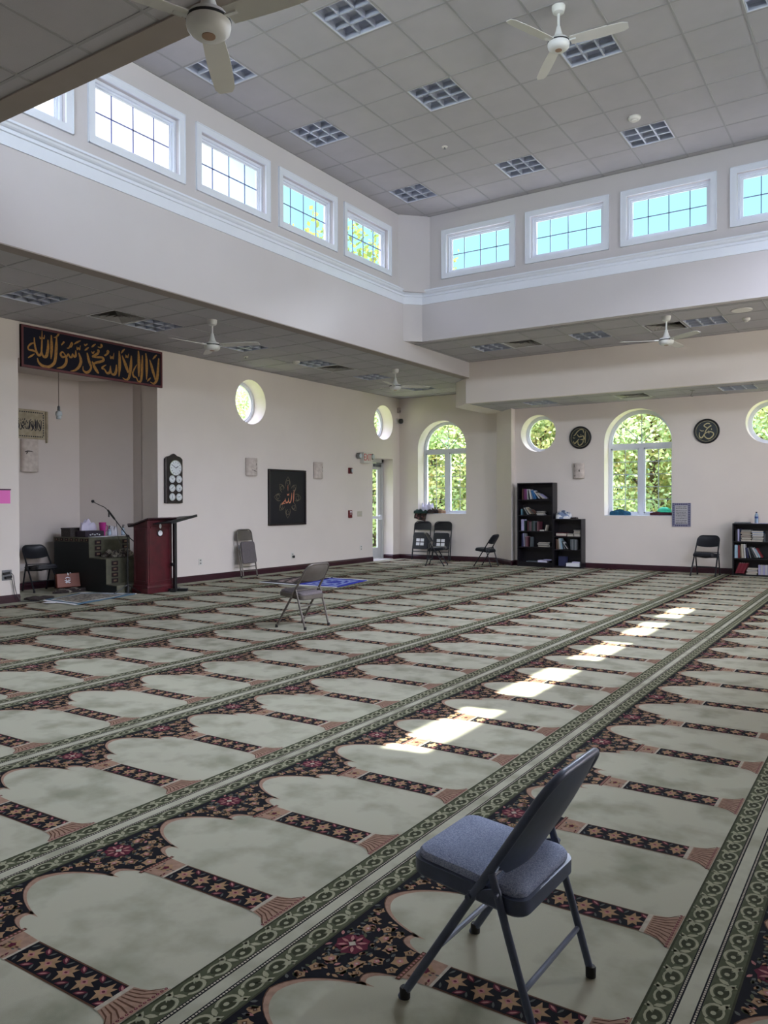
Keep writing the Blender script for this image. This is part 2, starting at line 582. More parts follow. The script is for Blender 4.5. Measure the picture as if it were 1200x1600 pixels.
ROW_PHASE = {-1: 2.66, 0: 2.107, 1: 1.498, 2: 3.475, 3: 3.459, 4: 4.183, 5: 4.878, 6: 5.561, 7: 5.8}
def build_carpet():
    vs, fl, ln, mi = [], [], [], []
    units = {True: carpet_unit(True), False: carpet_unit(False)}
    tmpl = {}
    def up(q):
        """wind every patch so that it faces the ceiling"""
        a = sum(q[i][0] * q[(i + 1) % len(q)][1] - q[(i + 1) % len(q)][0] * q[i][1] for i in range(len(q)))
        return q[::-1] if a > 0 else q
    for d, T in units.items():
        v = np.array([(p[0], p[1], lay * .0004) for (c, lay, q) in T for p in up(q)])
        l = np.array([len(q) for (c, lay, q) in T])
        m = np.array([c for (c, lay, q) in T])
        tmpl[d] = (v, l, m)
    base = 0
    x0, x1, y0, y1 = -12.6, XR + .2, YS - .3, YC + .3
    Vs = [np.array([(x0, y0, 0), (x1, y0, 0), (x1, y1, 0), (x0, y1, 0), (x0, y0, -.15), (x1, y0, -.15), (x1, y1, -.15), (x0, y1, -.15)], float)]
    Li = [np.array([0, 1, 2, 3, 7, 6, 5, 4, 0, 4, 5, 1, 1, 5, 6, 2, 2, 6, 7, 3, 3, 7, 4, 0])]
    Ln = [np.array([4] * 6)]
    Mi = [np.array([0] * 6)]
    base = 8
    bands = [-0.502, -1.692, -2.92, -4.17, -5.44, -6.67, -8.04, -9.40, -10.75]
    widths = [.652, .652, .655, .672, .668, .676, .70, .70, .70]
    for k in range(-5, 8):
        if k < 0:
            bx, nx, mw = -0.502 - ROW * k, -0.502 - ROW * (k + 1), MATW
        else:
            bx, nx, mw = bands[k], bands[k + 1], widths[k]
        vx0, sv, su = nx + .115, (bx - nx) / ROW, mw / MATW       # v = 0 : right edge of the next band towards -X
        ph = ROW_PHASE.get(k, 1.6)
        n0 = math.floor((YS - ph) / mw)
        for j in range(n0, n0 + 31):
            uy = ph + mw * j
            if uy > YC + .1:
                break
            cx, cy = vx0 + .55, uy
            # outside the view cone: leave plain
            fx = -math.sin(YAW) * cx + math.cos(YAW) * cy
            rx = math.cos(YAW) * cx + math.sin(YAW) * cy
            if fx < .3 or abs(rx) > fx * .75 + 2.2:
                continue
            d = math.hypot(cx, cy) < 9.5
            v, l, m = tmpl[d]
            w = np.stack([vx0 + v[:, 1] * sv, uy + v[:, 0] * su, v[:, 2]], 1)
            w[:, 0] = np.maximum(w[:, 0], -12.5)
            Vs.append(w)
            Li.append(np.arange(len(v)) + base)
            Ln.append(l)
            Mi.append(m)
            base += len(v)
    V, I, LN, MI = np.concatenate(Vs), np.concatenate(Li), np.concatenate(Ln), np.concatenate(Mi)
    me = bpy.data.meshes.new('floor')
    me.vertices.add(len(V))
    me.vertices.foreach_set('co', V.astype(np.float32).ravel())
    me.loops.add(len(I))
    me.loops.foreach_set('vertex_index', I.astype(np.int32))
    me.polygons.add(len(LN))
    me.polygons.foreach_set('loop_start', np.concatenate([[0], np.cumsum(LN)[:-1]]).astype(np.int32))
    me.polygons.foreach_set('loop_total', LN.astype(np.int32))
    for m in CMATS:
        me.materials.append(m)
    me.polygons.foreach_set('material_index', MI.astype(np.int32))
    me.update(calc_edges=True)
    me.validate()
    me.shade_flat()
    o = bpy.data.objects.new('floor', me)
    C.objects.link(o)
    return struct(o)
build_carpet()

# ---- walls
ALC0, ALC1, ALCZ = 6.90, 9.53, 3.62
DR0, DR1, DRZ = 16.33, 17.28, 2.58
RW = [(11.94, 3.495, .445), (16.85, 3.49, .435)]       # round windows in the prayer wall (y, z, r)
WT = .42
b = MB()
outer = [(YS, -.12), (ALC0, -.12), (ALC0, ALCZ), (ALC1, ALCZ), (ALC1, -.12), (DR0, -.12), (DR0, DRZ), (DR1, DRZ), (DR1, -.12), (YC + .3, -.12), (YC + .3, 4.7), (YS, 4.7)]
b.slab(outer, [circle(y, z, r) for y, z, r in RW], (XL, 0, 0), Y3, Z3, X3, WT)
struct(b.build('wall_left', M['wall']))
# prayer niche: half octagon
b = MB()
npts = [(XL - WT + .01, ALC1), (-11.60, ALC1), (-12.40, 8.99), (-12.40, 7.44), (-11.60, ALC0), (XL - WT + .01, ALC0)]
for i in range(5):
    (xa, ya), (xb, yb) = npts[i], npts[i + 1]
    d = Vector((xb - xa, yb - ya, 0))
    n = Vector((-d.y, d.x, 0)).normalized() * -1      # outward
    n = Vector((d.y, -d.x, 0)).normalized()
    if n.dot(Vector((-11.3 - xa, 8.21 - ya, 0))) > 0:
        n = -n
    vs = [Vector((xa, ya, -.12)), Vector((xb, yb, -.12)), Vector((xb, yb, 4.2)), Vector((xa, ya, 4.2))]
    vs += [v + n * .12 for v in vs]
    b.add(vs, [(0, 1, 2, 3), (7, 6, 5, 4), (0, 4, 5, 1), (1, 5, 6, 2), (2, 6, 7, 3), (3, 7, 4, 0)])
b.box(-12.6, XL - WT + .01, ALC0 - .2, ALC1 + .2, 3.66, 3.8)
struct(b.build('wall_niche', M['niche']))
# window wall beside the prayer wall, splayed corner, back wall
W1C, W1R, W1S, W1Z = -9.696, .692, 1.168, 2.838
b = MB()
b.slab(rect(XL - .2, -.12, -8.10, 4.7), [arch(W1C, W1S, W1Z, W1R)], (0, YC, 0), X3, Z3, -Y3, WT)
struct(b.build('wall_far', M['wall']))
b = MB()
b.prism([(-8.19, 17.62), (-7.47, 16.88), (-7.47, 17.55), (-7.6, 17.9), (-8.19, 17.9)], (0, 0, -.12), X3, Y3, Z3, 4.0)
struct(b.build('wall_corner', M['wall']))
W2C, W2R, W2S, W2Z = -4.665, .714, 1.158, 2.732
RB = [(-6.906, 3.03, .42), (-2.12, 3.02, .425)]
b = MB()
b.slab(rect(-7.60, -.12, XR + .3, 4.7), [arch(W2C, W2S, W2Z, W2R)] + [circle(x, z, r) for x, z, r in RB], (0, YB, 0), X3, Z3, -Y3, WT)
struct(b.build('wall_back', M['wall']))
b = MB()
holes = [rect(y - .75, 1.2, y + .75, 3.4) for y in (8.3, 13.6)]
b.slab(rect(YS - .3, -.12, YC + .3, 4.7), holes, (XR, 0, 0), Y3, Z3, -X3, .3)
struct(b.build('wall_right', M['wall']))
b = MB()
b.slab(rect(XL - .4, -.12, XR + .3, 4.7), [], (0, YS, 0), X3, Z3, Y3, .3)
struct(b.build('wall_front', M['wall']))

# ---- raised central drum : fascia walls with clerestory windows
ZW0, ZW1, CH = 5.70, 6.415, .26
def hole_list(starts):
    return [rect(s + .093, ZW0, s + 1.377, ZW1) for s in starts]
DT = .20
b = MB()
b.slab([(YD0, ZL), (YB - 1.6, ZL), (YB - 1.6, 4.7), (YD1 + DT, 4.7), (YD1 + DT, 7.0), (YD0, 7.0)], hole_list(WIN_W), (XD, 0, 0), Y3, Z3, X3, DT)
struct(b.build('wall_drum_left', M['wall2']))
b = MB()
b.slab(rect(XD, ZN, XE, 7.0), hole_list(WIN_S), (0, YD1, 0), X3, Z3, -Y3, DT)
struct(b.build('wall_drum_back', M['wall2']))
b = MB()
b.slab(rect(YD0, ZL, YD1, 7.0), [rect(s + .105, ZW0, s + 1.355, ZW1) for s in WIN_E], (XE, 0, 0), Y3, Z3, -X3, DT)
struct(b.build('wall_drum_right', M['wall2']))
b = MB()
b.slab(rect(XD, ZN, XE, 7.0), hole_list(WIN_S), (0, YD0, 0), X3, Z3, Y3, DT)
struct(b.build('wall_drum_front', M['wall2']))
# splayed inner corners: small below the cornice, wider above
b = MB()
for sx, x in ((1, XD), (-1, XE)):
    for sy, y in ((1, YD0), (-1, YD1)):
        for d, z0, z1 in ((.26 if sy < 0 else .2, ZN, 5.4), (.43, 5.4, ZU + .1)):
            b.prism([(x - sx * .05, y - sy * .05), (x + sx * d, y - sy * .05), (x + sx * d, y), (x, y + sy * d), (x - sx * .05, y + sy * d)], (0, 0, z0), X3, Y3, Z3, z1 - z0)
struct(b.build('wall_drum_corners', M['wall2']))

# ---- cornice round the drum
prof = [(0.0, 5.19), (.012, 5.19), (.012, 5.325), (.026, 5.33), (.026, 5.345), (.018, 5.352), (.018, 5.372), (.034, 5.380), (.05, 5.395), (.06, 5.415), (.075, 5.425), (.075, 5.45), (0.0, 5.455)]
def ring_path(inset):
    d = .2 - inset * .41
    c = []
    x0, x1, y0, y1 = XD + inset, XE - inset, YD0 + inset, YD1 - inset
    dn = .26 - inset * .41
    return [(x0, y0 + d), (x0 + d, y0), (x1 - d, y0), (x1, y0 + d), (x1, y1 - dn), (x1 - dn, y1), (x0 + dn, y1), (x0, y1 - dn)]
b = MB()
rings = [[(x, y, z) for x, y in ring_path(i)] for i, z in prof]
vs = [p for r_ in rings for p in r_]
fs = []
for i in range(len(prof) - 1):
    for j in range(8):
        fs.append((i * 8 + j, i * 8 + (j + 1) % 8, (i + 1) * 8 + (j + 1) % 8, (i + 1) * 8 + j))
b.add(vs, fs)
struct(b.build('trim_1', M['white']))

# ---- ceilings : lay-in tiles, omitted where a fixture sits
TS = .664
def ceiling(name, x0, x1, y0, y1, z, gx, gy, holes, mg=.12):
    b = MB()
    def lines(a0, a1, g):
        k0 = math.ceil((a0 - g) / TS - 1e-6)
        r_ = [a0]
        while g + k0 * TS < a1 - 1e-4:
            if g + k0 * TS > a0 + 1e-4:
                r_.append(g + k0 * TS)
            k0 += 1
        return r_ + [a1]
    xs, ys = lines(x0, x1, gx), lines(y0, y1, gy)
    hs = [(gx + TS * i, gy + TS * j) for i, j in holes]
    for i in range(len(xs) - 1):
        for j in range(len(ys) - 1):
            if any(abs(xs[i] - hx) < .02 and abs(ys[j] - hy) < .02 for hx, hy in hs):
                continue
            e = .004
            b.box(xs[i] + e, xs[i + 1] - e, ys[j] + e, ys[j + 1] - e, z, z + .02, 0)
    w = .012
    for x in xs[1:-1]:
        b.box(x - w, x + w, y0, y1, z - .004, z + .012, 1)
    for y in ys[1:-1]:
        b.box(x0, x1, y - w, y + w, z - .0035, z + .012, 1)
    b.box(x0, x1, y0, y0 + .02, z - .004, z + .01, 1)
    b.box(x0, x1, y1 - .02, y1, z - .004, z + .01, 1)
    b.box(x0, x0 + .02, y0, y1, z - .004, z + .01, 1)
    b.box(x1 - .02, x1, y0, y1, z - .004, z + .01, 1)
    # deck above keeps daylight out
    b.box(x0 - mg, x1 + mg, y0 - mg, y1 + mg, z + .19, z + .24, 2)
    return struct(b.build(name, [M['tile'], M['tee'], M['soffit']]))
UG = (-2.09, 9.53)
UPPER = [(-8, -4), (-5, -4), (-8, -1), (-5, -1), (-2, -1), (1, -1), (-8, 3), (-5, 3), (-2, 3), (1, 3), (-2, -4), (1, -4), (-8, -7), (-5, -7), (-2, -7)]
UPPER = [(i, j) for i, j in UPPER]
ceiling('ceiling_high', XD, XE, YD0, YD1, ZU, UG[0], UG[1], UPPER)
LG = (-9.20, 5.92)
LEFT_L = [(-1, 0), (-1, 3), (-1, 6), (-1, 9), (-1, 12), (-1, 15)]
LEFT_V = [(-1, 2), (-1, 10)]
ceiling('ceiling_left', XL - .02, XD - .19, YS, YC + .02, ZL, LG[0], LG[1], LEFT_L + LEFT_V)
NG = (-3.07, 13.9)
NORTH_L = [(-6, 0), (-3, 0), (0, 0)]
NORTH_V = [(-5, 0), (-1, 0)]
ceiling('ceiling_back', XD, XR, YD1 + .15, 15.47, ZN, NG[0], NG[1], NORTH_L + NORTH_V)
BG_ = (-4.22, 15.99)
BACK_L = [(-4, 0), (2, 0)]
BACK_V = [(-1, 0)]
ceiling('ceiling_low', -7.90, XR, 15.46, 17.3, ZB, BG_[0], BG_[1], BACK_L + BACK_V, 0)
SG = (-4.594, 3.33)
ceiling('ceiling_front', XD, XR, YS, YD0 - .16, ZN, SG[0], SG[1], [])
ceiling('ceiling_right', XE + .19, XR, YD0 - .1, YD1 + .1, ZL, 2.6, 5.92, [])
# roof decks over the side bays, outside the drum
b = MB()
b.box(XL - .5, XD - .1, YS - .4, YC + .5, 4.62, 4.72)
b.box(XE + .1, XR + .4, YS - .4, YC + .5, 4.72, 4.8)
b.box(XD - .1, XE + .1, YS - .4, YD0 - .1, 4.74, 4.82)
b.box(XD - .1, XE + .1, YD1 + .1, YC + .5, 4.74, 4.82)
b.box(XD - .3, XE + .3, YD0 - .3, YD1 + .3, 7.02, 7.12)
struct(b.build('roof', M['soffit']))
# dropped bulkhead in front of the low ceiling, and plain soffit strips along the fascias
b = MB()
b.prism([(-7.90, 15.45), (-8.42, 15.97), (-8.42, 17.58), (-8.30, 17.58), (-8.30, 16.02), (-7.86, 15.57), (XR, 15.57), (XR, 15.45)], (0, 0, ZB - .01), X3, Y3, Z3, ZN + .1 - ZB)
struct(b.build('wall_bulkhead', M['wall']))
b = MB()
b.prism([(-7.90, 15.46), (-8.41, 15.975), (-8.41, YC), (-7.45, YC), (-7.45, 17.28), (-7.90, 17.28)], (0, 0, ZB - .008), X3, Y3, Z3, .03)
struct(b.build('trim_2', M['wall']))
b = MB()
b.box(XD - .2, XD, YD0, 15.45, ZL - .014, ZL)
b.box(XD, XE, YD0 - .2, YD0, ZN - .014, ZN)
struct(b.build('trim_3', M['soffit_shade']))

# ---- baseboards
def baseboard(name, pts, h=.115, t=.018):
    b = MB()
    for (xa, ya), (xb, yb) in pts:
        d = Vector((xb - xa, yb - ya, 0))
        l = d.length
        d.normalize()
        n = Vector((-d.y, d.x, 0))
        O = Vector((xa, ya, 0))
        b.prism([(0, 0), (t, 0), (t, h * .72), (t * .55, h * .86), (t * .55, h * .96), (t * .2, h), (0, h)], O, n, Z3, d, l)
    return struct(b.build(name, M['base']))
baseboard('baseboard_left', [((XL, DR0), (XL, ALC1)), ((XL, ALC0), (XL, YS)), ((XL, YC), (XL, DR1)), ((XL, DR1 ), (XL - .3, DR1))])
baseboard('baseboard_niche', [((npts[i][0], npts[i][1]), (npts[i + 1][0], npts[i + 1][1])) for i in range(5)][::1])
baseboard('baseboard_far', [((-8.19, YC), (XL, YC)), ((-7.47, 16.88), (-8.19, 17.6))])
baseboard('baseboard_back', [((XR, YB), (-7.47, YB)), ((-7.47, YB), (-7.47, 16.88))])

# ---- windows
WN = [0]
def window_root(loc, rz):
    WN[0] += 1
    o = bpy.data.objects.new('window_%d' % WN[0], None)
    C.objects.link(o)
    o.location = loc
    o.rotation_euler = (0, 0, rz)
    return struct(o)
def clere_window(loc, rz, w=1.284, h=.715):
    """local x along the wall, y into the wall, z up from the sill of the opening"""
    r = window_root(loc, rz)
    c = .093
    b = MB()
    for (x0, x1, z0, z1) in ((-c, w + c, h, h + c), (-c, w + c, -c, 0), (-c, 0, 0, h), (w, w + c, 0, h)):
        b.box(x0, x1, -.022, .002, z0, z1)
    e = .012
    for (x0, x1, z0, z1) in ((-c, w + c, h + c - e, h + c), (-c, w + c, -c, -c + e), (-c, -c + e, -c, h + c), (w + c - e, w + c, -c, h + c)):
        b.box(x0, x1, -.03, -.02, z0, z1)
    b.build('casing', M['white'], r)
    b = MB()
    for (f, y0, y1) in ((.035, .055, .16), (.06, .085, .135), (.075, .10, .12)):
        b.box(0, w, y0, y1, 0, f)
        b.box(0, w, y0, y1, h - f, h)
        b.box(0, f, y0, y1, f, h - f)
        b.box(w - f, w, y0, y1, f, h - f)
    b.build('frame', M['white'], r)
    b = MB()
    for i in (1, 2, 3):
        b.box(w * i / 4 - .008, w * i / 4 + .008, .106, .114, .07, h - .07)
    b.box(.07, w - .07, .106, .114, h / 2 - .008, h / 2 + .008)
    b.build('muntin', M['muntin'], r)
    b = MB()
    b.box(.06, w - .06, .117, .120, .06, h - .06)
    b.build('pane', M['glass'], r)
    return r
for s in WIN_W:
    clere_window((XD, s + .093, ZW0), PI / 2)
for s in WIN_S:
    clere_window((s + .093, YD1, ZW0), 0)
for s in WIN_E:
    clere_window((XE, s + 1.355, ZW0), -PI / 2, 1.25)
for s in WIN_S:
    clere_window((s + 1.377, YD0, ZW0), PI)

def ring_mesh(b, out, inn, y0, y1, m=0):
    k = len(out)
    vs = [(u, y0, v) for u, v in out] + [(u, y0, v) for u, v in inn] + [(u, y1, v) for u, v in out] + [(u, y1, v) for u, v in inn]
    fs = []
    for i in range(k):
        j = (i + 1) % k
        fs += [(i, j, k + j, k + i), (2 * k + i, 3 * k + i, 3 * k + j, 2 * k + j), (k + i, k + j, 3 * k + j, 3 * k + i), (i, 2 * k + i, 2 * k + j, j)]
    b.add(vs, fs, m)
def arch_window(loc, rz, r, h):
    """origin at the middle of the sill; h = spring height above the sill"""
    o = window_root(loc, rz)
    y0, y1 = .31, .40
    b = MB()
    ring_mesh(b, arch(0, 0, h, r), arch(0, .05, h, r - .055), y0, y1)
    ring_mesh(b, arch(0, .02, h, r - .05), arch(0, .075, h, r - .08), y0 + .02, y1 - .01)
    b.box(-r + .03, r - .03, y0 - .01, y1, h - .105, h - .005)
    b.box(-.05, .05, y0 - .005, y1, .04, h - .1)
    for sx in (-1, 1):
        xa, xb = (.05, r - .055) if sx > 0 else (-r + .055, -.05)
        for (a0, a1, c0, c1) in ((xa, xb, .05, .085), (xa, xb, h - .14, h - .105), (xa, xa + .03, .05, h - .1), (xb - .03, xb, .05, h - .1)):
            b.box(a0, a1, y0 + .01, y1 - .02, c0, c1)
    b.build('frame', M['white'], o)
    b = MB()
    g = .008
    for sx in (-1, 1):
        xm = sx * (.05 + r - .055) / 2
        b.box(xm - g, xm + g, .350, .356, .08, h - .13)
        for i in range(1, 5):
            z = .08 + (h - .21) * i / 5
            xa, xb = sorted((sx * .08, sx * (r - .085)))
            b.box(xa, xb, .350, .356, z - g, z + g)
    for a in (45, 90, 135):
        d = Vector((math.cos(R(a)), 0, math.sin(R(a))))
        n = Vector((-d.z, 0, d.x)) * g
        b.obox(Vector((0, .353, h)) + d * (r * .47), d * (r * .46), n, (0, .003, 0))
    hub = [(-.18 * math.cos(PI * i / 12), .353, h + .18 * math.sin(PI * i / 12)) for i in range(13)]
    b.build('muntin', M['muntin2'], o)
    b = MB()
    b.prism(arch(0, .05, h, r - .05), (0, .36, 0), X3, Z3, Y3, .003)
    b.build('pane', M['glass'], o)
    b = MB()
    b.box(-r - .0, r + .0, .0, .31, .0, .006)
    b.build('sill', M['white'], o)
    return o
def round_window(loc, rz, r, cross=True):
    o = window_root(loc, rz)
    b = MB()
    ring_mesh(b, circle(0, 0, r), circle(0, 0, r - .05), .31, .40)
    ring_mesh(b, circle(0, 0, r - .045), circle(0, 0, r - .075), .33, .39)
    b.build('frame', M['white'], o, smooth=True)
    b = MB()
    b.prism(circle(0, 0, r - .06), (0, .36, 0), X3, Z3, Y3, .003)
    b.build('pane', M['glass'], o)
    return o
M['muntin2'] = mat('window_grille_pale', (176, 186, 196), .5)
arch_window((W1C, YC, W1S), 0, W1R, W1Z - W1S)
arch_window((W2C, YB, W2S), 0, W2R, W2Z - W2S)
for x, z, r_ in RB:
    round_window((x, YB, z), 0, r_)
for y, z, r_ in RW:
    round_window((XL, y, z), PI / 2, r_)

# ---- glazed exit door in the prayer wall
d1 = bpy.data.objects.new('door_1', None)
C.objects.link(d1)
d1.location = (XL, DR0, 0)
d1.rotation_euler = (0, 0, PI / 2)
struct(d1)
DW = DR1 - DR0
b = MB()
for (x0, x1, z0, z1) in ((0, .06, 0, DRZ), (DW - .09, DW, 0, DRZ), (0, DW, DRZ - .09, DRZ)):
    b.box(x0, x1, .29, .40, z0, z1)
b.build('frame', M['alu'], d1, bevel=.004)
b = MB()
for (x0, x1, z0, z1) in ((.065, .20, .02, DRZ - .1), (DW - .23, DW - .095, .02, DRZ - .1), (.2, DW - .23, DRZ - .27, DRZ - .1), (.2, DW - .23, .02, .30)):
    b.box(x0, x1, .32, .37, z0, z1)
b.build('stile', M['alu'], d1, bevel=.004)
b = MB()
b.box(.2, DW - .23, .343, .349, .3, DRZ - .27)
b.build('pane', M['glass'], d1)
b = MB()
b.box(.10, DW - .11, .262, .292, 1.045, 1.115)
b.box(.10, .17, .26, .325, 1.02, 1.14)
b.box(DW - .20, DW - .11, .26, .325, 1.02, 1.14)
b.build('push_bar', M['white'], d1, bevel=.005)
b = MB()
b.box(DW - .45, DW - .15, .26, .32, DRZ - .20, DRZ - .13)
b.box(DW - .40, DW - .15, .23, .25, DRZ - .12, DRZ - .10)
b.build('closer', mat('closer_grey', (96, 100, 104), .4, .5), d1, bevel=.005)
b = MB()
b.box(0, DW, .0, .42, -.01, .012)
b.build('threshold', mat('pale_threshold', (205, 205, 202), .6), d1)

# ---- ground outside
b = MB()
b.box(-90, 60, -40, 90, -.9, -.35)
struct(b.build('ground', mat('lawn', (110, 128, 70), .95, rgb2=(146, 150, 92), vscale=.8)))

# ================================================================== FOLDING CHAIRS
M['navy_steel'] = mat('slate_blue_steel', (72, 82, 104), .42, .15, vary=.12, vscale=25)
M['denim'] = mat('blue_grey_weave', (166, 176, 200), .9, rgb2=(116, 128, 157), vscale=260, bump=.4, bscale=500, spec=.2)
M['rubber'] = mat('black_rubber', (10, 10, 11), .7)
M['beige_steel'] = mat('taupe_steel', (104, 98, 92), .38, .35, vary=.1, vscale=20)
M['taupe_cloth'] = mat('taupe_cloth', (108, 102, 104), .85, vary=.12, vscale=40, bump=.2, bscale=300, spec=.2)
M['dark_steel'] = mat('charcoal_steel', (25, 27, 34), .4, .25, vary=.1, vscale=20)
M['dark_vinyl'] = mat('charcoal_vinyl', (28, 31, 39), .5, vary=.1, vscale=20)
M['zinc'] = mat('zinc_link', (120, 124, 130), .35, .8)
M['paper'] = mat('white_paper', (226, 228, 232), .8, vary=.03)
M['ink'] = mat('printed_ink', (40, 42, 50), .8)

CH_F = Vector((.0, -.212, 0.0))
def tube_pt(s, x0=.214, x1=.186):
    """point on the side tube: s = 0 foot, s = 1 crown height"""
    return Vector((x0 + (x1 - x0) * s, -.212 + .473 * s, .738 * s))
def rounded(w0, w1, y0, y1, r, n=5):
    """rounded trapezoid: half width w0 at y0, w1 at y1"""
    q = []
    for (cx, cy, a) in ((w0 - r, y0 + r, -90), (w1 - r, y1 - r, 0), (-w1 + r, y1 - r, 90), (-w0 + r, y0 + r, 180)):
        for i in range(n + 1):
            t = R(a + 90 * i / n)
            q.append((cx + r * math.cos(t), cy + r * math.sin(t)))
    return q
def make_chair(frame, seatm, pad, label, padded=True, group=None, lo0=.545, bow=.085, bars=1):
    t = thing('folding_chair', label, 'chair', group=group)
    # one bent tube: front legs, uprights and crown
    b = MB()
    left = [tube_pt(s) * 1 for s in (0.0, .2, .4, .5, .6, .75, .86)]
    left = [Vector((-p.x, p.y, p.z)) for p in left]
    c = []
    pl = left[-1]
    rr = .085
    d = Vector((0, .473, .738)).normalized()
    for i in range(1, 9):
        a = PI / 2 * i / 8
        c.append(Vector((pl.x + rr * (1 - math.cos(a)), pl.y, pl.z)) + d * (rr * 1.15 * math.sin(a)))
    top = left + c
    full = top + [Vector((-p.x, p.y, p.z)) for p in reversed(top)]
    b.tube(full, .0125, 10)
    b.build('front_frame', frame, t, smooth=True)
    # curved back panel between the uprights
    b = MB()
    n = d.cross(X3).normalized()
    rows, cols = 9, 15
    vs = []
    for side in (0, 1):
        for j in range(rows):
            for i in range(cols):
                x = -1 + 2 * i / (cols - 1)
                v = j / (rows - 1)
                lo = lo0 + bow * abs(x) ** 2.5
                ex = max(0.0, (abs(x) * .186 - .101) / .085)
                hi = .857 + .1116 * math.sqrt(max(0.0, 1 - min(1, ex) ** 2))
                s = (lo + (hi - lo) * v) * .876
                half = .185 + .004 * (1 - v)
                curve = .034 * (1 - x * x) * (1 - v ** 5)
                p = Vector((x * half, -.212, 0)) + d * s
                p += Vector((0, 1, -.64)).normalized() * (curve + (.007 if side else -.005))
                vs.append(p)
    fs = []
    K = rows * cols
    for j in range(rows - 1):
        for i in range(cols - 1):
            a = j * cols + i
            fs.append((a, a + 1, a + cols + 1, a + cols))
            fs.append((K + a, K + a + cols, K + a + cols + 1, K + a + 1))
    for i in range(cols - 1):
        fs.append((i, K + i, K + i + 1, i + 1))
        a = (rows - 1) * cols + i
        fs.append((a, a + 1, K + a + 1, K + a))
    for j in range(rows - 1):
        a = j * cols
        fs.append((a, a + cols, K + a + cols, K + a))
        a = j * cols + cols - 1
        fs.append((a, K + a, K + a + cols, a + cols))
    b.add(vs, fs)
    b.build('backrest', frame, t, smooth=True)
    # seat pan sloping to the rear, cushion
    out = rounded(.178, .186, -.205, .165, .045)
    tilt = lambda y: .402 - .10 * (y + .19)
    b = MB()
    k = len(out)
    vs, fs = [], []
    for (sc, dz) in ((1.0, 0.0), (1.0, -.04), (.96, -.048), (.0, -.048)):
        vs += [Vector((x * sc, -.02 + (y + .02) * sc, tilt(y) + dz)) for x, y in out]
    for j in range(3):
        fs += [(j * k + i, j * k + (i + 1) % k, (j + 1) * k + (i + 1) % k, (j + 1) * k + i) for i in range(k)]
    vs += [Vector((x * .95, -.02 + (y + .02) * .95, tilt(y) + .003)) for x, y in out]
    fs += [(i, 4 * k + i, 4 * k + (i + 1) % k, (i + 1) % k) for i in range(k)]
    fs.append(tuple(4 * k + i for i in range(k)))
    b.add(vs, fs)
    seat = b.build('seat', frame, t, smooth=True)
    b = MB()
    vs, fs = [], []
    lv = ((.945, .002, ), (.95, .014), (.92, .023), (.80, .030), (.5, .034), (.02, .035)) if padded else ((.945, .002), (.95, .008), (.92, .012), (.8, .013), (.5, .012), (.02, .011))
    for sc, dz in lv:
        vs += [Vector((x * sc, -.02 + (y + .02) * sc, tilt(-.02 + (y + .02) * sc) + dz)) for x, y in out]
    for j in range(len(lv) - 1):
        fs += [(j * k + i, j * k + (i + 1) % k, (j + 1) * k + (i + 1) % k, (j + 1) * k + i) for i in range(k)]
    fs.append(tuple((len(lv) - 1) * k + i for i in range(k)))
    fs.append(tuple(reversed(range(k))))
    b.add(vs, fs)
    b.build('cushion', pad, seat, smooth=True)
    # rear legs, crossbars, folding links, feet
    for sx in (-1, 1):
        b = MB()
        b.tube([(sx * .196, .212, .0), (sx * .200, .15, .20), (sx * .200, .098, .365), (sx * .200, .076, .435)], .0115, 10)
        b.build('rear_leg', frame, t, smooth=True)
        b = MB()
        p = tube_pt(.475)
        b.obox(((p.x + .200) / 2 * sx, .055, .375), (.004, 0, 0), (0, .048, .016), (0, -.003, .009))
        b.lathe([(.0085, -.008), (.0085, .008)], 10, (sx * (p.x + .012), .012, .358), 'x')
        b.lathe([(.0065, -.006), (.0065, .006)], 8, (sx * .212, .096, .385), 'x')
        b.build('hinge', frame, t)
        for (x, y) in ((.214, -.212), (.196, .212)):
            b = MB()
            b.lathe([(.010, 0), (.0155, .002), (.0160, .03), (.0135, .034)], 12, (sx * x, y + (.012 if y < 0 else -.004), 0))
            b.build('foot_cap', M['rubber'], t, smooth=True)
    b = MB()
    for q in range(bars):
        if q:
            b = MB()
        b.tube([(-.198, .168 - .04 * q, .14 + .11 * q), (.198, .168 - .04 * q, .14 + .11 * q)], .008, 8)
        b.build('crossbar', frame, t, smooth=True)
    b = MB()
    p = tube_pt(.23)
    b.tube([(-p.x, p.y, p.z), (p.x, p.y, p.z)], .008, 8)
    b.build('crossbar', frame, t, smooth=True)
    b = MB()
    b.tube([(-.2, .074, .425), (.2, .074, .425)], .007, 8)
    b.build('crossbar', frame, t, smooth=True)
    return t
ch = make_chair(M['navy_steel'], M['navy_steel'], M['denim'], 'slate blue folding chair with a woven blue grey cushion in the foreground', True)
place(ch, (-0.996, 2.163, .002), R(-90) + -.037)
ch2 = make_chair(M['beige_steel'], M['beige_steel'], M['taupe_cloth'], 'taupe folding chair standing open alone mid hall beside the blue prayer rug', True, None, .735, .01, 2)
place(ch2, (-5.87, 7.275, .002), R(-92))
ch2.scale = (1.08, 1.03, 1.04)
dark_a = make_chair(M['dark_steel'], M['dark_vinyl'], M['dark_vinyl'], 'black folding chair standing open between the splayed corner and the leaning chairs', True, None, .72, .01)
place(dark_a, (-7.86, 16.36, .002), R(-90))
def dark_copy(label, loc, rz, sc=1.0):
    c = copy_tree(dark_a)
    c['label'] = label
    place(c, loc, rz)
    c.scale = (sc, sc, sc)
    return c
dark_copy('black folding chair seen edge-on in front of the two folded leaning chairs', (-8.93, 15.97, .002), R(108), 1.04)
dark_copy('black folding chair facing the hall against the back wall left of the bottle bookcase', (-3.165, 16.46, .002), R(-3), 1.08)
